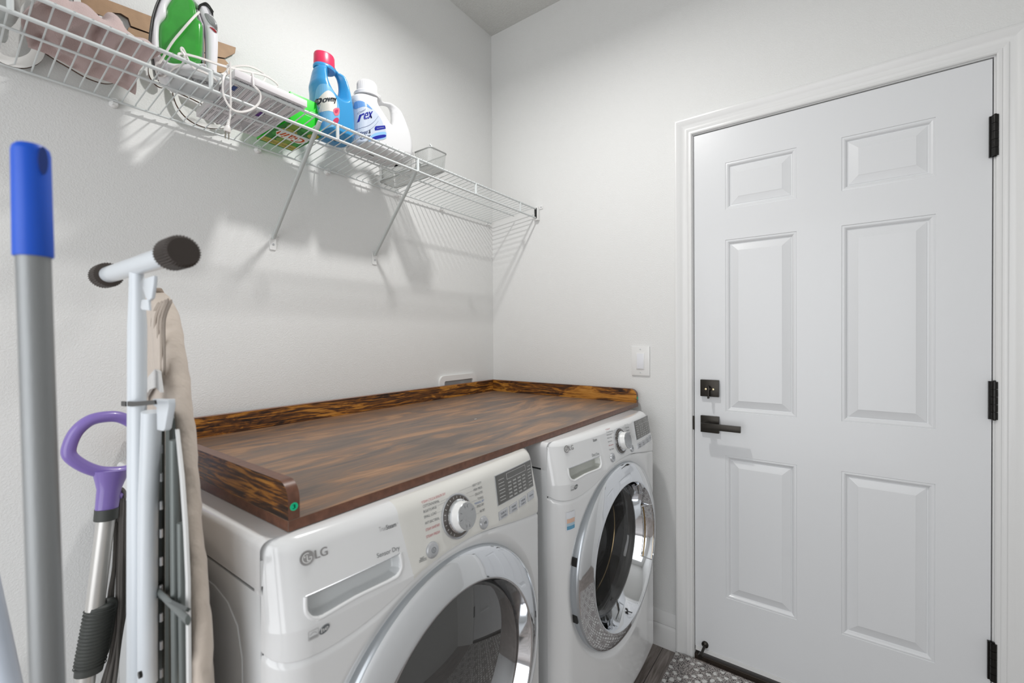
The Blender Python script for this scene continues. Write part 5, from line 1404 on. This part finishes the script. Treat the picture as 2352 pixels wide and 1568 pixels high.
# ================================================================== STEAM MOP BEHIND
MY = -.335
mp_ = thing('steam_mop', 'steam mop with purple loop handle and silver pole standing behind the ironing board', 'mop', (-1.70, MY, FLOOR))
M['purple'] = mat('purple_plastic', (.24, .17, .50), .3, coat=.3)
M['grip'] = mat('grey_grip', (.055, .06, .056), .55)
def my(u, v, y=MY): x, z = at_y(y, u, v); return Vector((x, y, z))
loop = [my(u, v) for u, v in ((262, 1084), (225, 1082), (188, 1068), (160, 1046), (160, 1022), (176, 990), (205, 966), (240, 957), (275, 958), (308, 975), (330, 1005), (338, 1040), (322, 1068), (292, 1080))]
bm = bmesh.new(); lp_ = smooth_path(loop, 6, True); tube(bm, lp_, .0108, 14, closed=True)
s0, s1 = my(256, 1085), my(245, 1168)
ax_ = (s1-s0).normalized()
lathe(bm, [(.030, -.006), (.024, .012), (.019, .03), (.0175, (s1-s0).length)], s0, ax_, 24, sy=.8); hd = finish(bm, 'handle', M['purple'], mp_)
k0 = my(272, 1138); bm = bmesh.new(); lathe(bm, [(.006, -.008), (.0075, .004), (.0, .008)], k0, (1, -.3, .2), 14); finish(bm, 'cord_hook', M['purple'], hd)
bm = bmesh.new(); s2 = my(243, 1192); lathe(bm, [(.0180, -.001), (.0180, (s2-s1).length)], s1, (s2-s1), 24); finish(bm, 'collar', M['grip'], mp_)
e_ = my(196, 1568); dirp = (e_-s2).normalized(); tl = (FLOOR+.04-s2.z)/dirp.z
bm = bmesh.new(); tube(bm, [s2, s2+dirp*tl], .0143, 20); finish(bm, 'pole', mat('satin_silver', (.62, .61, .59), .35, metal=.55), mp_)
g0, g1 = my(232, 1385), my(203, 1545); gd = (g1-g0).normalized(); gl = (g1-g0).length
bm = bmesh.new(); lathe(bm, [(.0155, 0), (.0195, .003), (.0205, .03), (.0205, gl-.03), (.0185, gl)], g0, gd, 24, sx=1.12, sy=.9)
for k in range(17):
    p = g0+gd*(.010+gl*.86*k/17); lathe(bm, [(.0205, -.0014), (.0218, 0), (.0205, .0014)], p, gd, 24, sx=1.12, sy=.9, cap0=False, cap1=False)
gp = finish(bm, 'grip', M['grip'], mp_)
bm = bmesh.new(); tube(bm, smooth_path([my(240, 1382), my(258, 1382), my(252, 1420), my(243, 1470), my(232, 1495), my(228, 1520)], 4), [.012]*6+[.0135]*6+[.013]*9, 10, ry=.008) if False else tube(bm, smooth_path([my(243, 1384), my(257, 1384), my(252, 1418), my(244, 1465), my(236, 1500)], 4), .009, 10); finish(bm, 'cord_cleat', M['grip'], gp)
bm = bmesh.new(); box(bm, s2.x+dirp.x*tl-.14, s2.x+dirp.x*tl+.14, MY-.05, MY+.05, FLOOR, FLOOR+.045); finish(bm, 'mop_head', M['grip'], mp_, bevel=.01)
bm = bmesh.new()
strands = [((272, 1132), (266, 1240), (258, 1380), (262, 1470), (235, 1568)), ((277, 1130), (271, 1260), (268, 1400), (255, 1500), (238, 1575)), ((281, 1130), (278, 1260), (277, 1400), (262, 1500), (244, 1580)),
           ((285, 1135), (284, 1260), (284, 1380), (270, 1490), (250, 1590)), ((266, 1200), (262, 1300), (250, 1390), (266, 1500), (262, 1580)), ((276, 1135), (274, 1300), (272, 1420), (268, 1520), (258, 1590)), ((288, 1150), (288, 1300), (290, 1380), (276, 1470), (262, 1585))]
for i, s in enumerate(strands):
    tube(bm, smooth_path([my(u, v, MY+.01-.004*(i % 3)) for u, v in s], 5), .0031, 8)
tube(bm, smooth_path([my(270, 1128), my(276, 1122), my(284, 1128), my(288, 1142)], 4), .0036, 8)
finish(bm, 'power_cord', mat('cord_grey', (.16, .15, .14), .5), mp_)

# ================================================================== NEAR POLES
bp_ = thing('mop_pole', 'grey aluminium pole with a bright blue plastic end cap, standing nearest the camera', 'pole', (-1.775, -.925, FLOOR))
D0 = .38
def nd(u, v, D=D0): return CAM+ray(u, v)*D
t0, t1, t2, t3 = nd(71, 336), nd(77, 590), nd(92, 1000), nd(110, 1568)
dpole = (t3-t1).normalized(); kf = (FLOOR-t1.z)/dpole.z
M['alu'] = mat('brushed_aluminium', (.27, .28, .285), .42, metal=.6, bump=.2, bscale=30, bdist=.001, bmap=(60, 60, 1))
bm = bmesh.new(); tube(bm, [t1-dpole*.01, t1+dpole*kf], .0109, 36); finish(bm, 'tube', M['alu'], bp_)
dc = (t0-t1).normalized(); Lc = (t0-t1).length
bm = bmesh.new(); lathe(bm, [(.0122, 0), (.0127, .001), (.0124, Lc*.5), (.0122, Lc-.006), (.0114, Lc-.002), (.0092, Lc+.0005), (0, Lc+.001)], t1, dc, 40)
bc = finish(bm, 'end_cap', mat('bright_blue_plastic', (.0, .085, .60), .42), bp_)
hs = nd(113, 385); bm = bmesh.new(); lathe(bm, [(.0035, -.002), (.0035, .0012)], t1+dc*(Lc*.86)+(RT*.0118-FW*.0022), (RT*1.0-FW*.2), 16, sy=3.4); finish(bm, 'hang_hole', mat('deep_blue', (0, .03, .22), .5), bc)

pt = [CAM+ray(u, v)*.55 for u, v in ((-38, 1330), (18, 1590))]
dt_ = (pt[1]-pt[0]).normalized(); kf = (FLOOR-pt[0].z)/dt_.z
bm = bmesh.new(); tube(bm, [pt[0]-dt_*.25, pt[0]+dt_*kf], .0135, 24)
tag(recenter(finish(bm, 'broom_handle', mat('pale_blue_enamel', (.60, .66, .76), .35, coat=.2))), 'pale blue-white tube slanting in the bottom left corner of the picture', 'pole')

# ================================================================== RUG AND SMALL THINGS
bm = bmesh.new(); bmesh.ops.create_grid(bm, x_segments=2, y_segments=2, size=.5)
for v in bm.verts: v.co = Vector((-.02-.42+v.co.x*.84, -1.42+v.co.y*.93, FLOOR+.011))
ext_ = bmesh.ops.extrude_face_region(bm, geom=list(bm.faces)); bmesh.ops.translate(bm, vec=(0, 0, -.0105), verts=[e for e in ext_['geom'] if isinstance(e, bmesh.types.BMVert)])
tag(recenter(finish(bm, 'rug', M['rug'], smooth=False)), 'grey speckled rug with white tufted diamonds on the floor before the door', 'rug')
p = at(2, .9755, 1091, 963)
bm = bmesh.new(); prism(bm, [(0, 0), (.004, .001), (.009, 0), (.010, .003), (.004, .004), (.0, .003)], lambda a, b, d: Vector((p.x+a, p.y+b, .9756+d)), 0, .0008)
tag(recenter(finish(bm, 'paper_scrap', M['white_plastic'], smooth=False)), 'tiny white paper scrap lying on the wood counter', 'scrap')

# temporary keys off, colour management
for o in bpy.data.objects:
    if '_o' in o.keys(): del o['_o']
vs_ = scn.view_settings
vs_.view_transform = 'Standard'; vs_.look = 'None'; vs_.gamma = 1; vs_.use_curve_mapping = False
vs_.exposure = -0.04
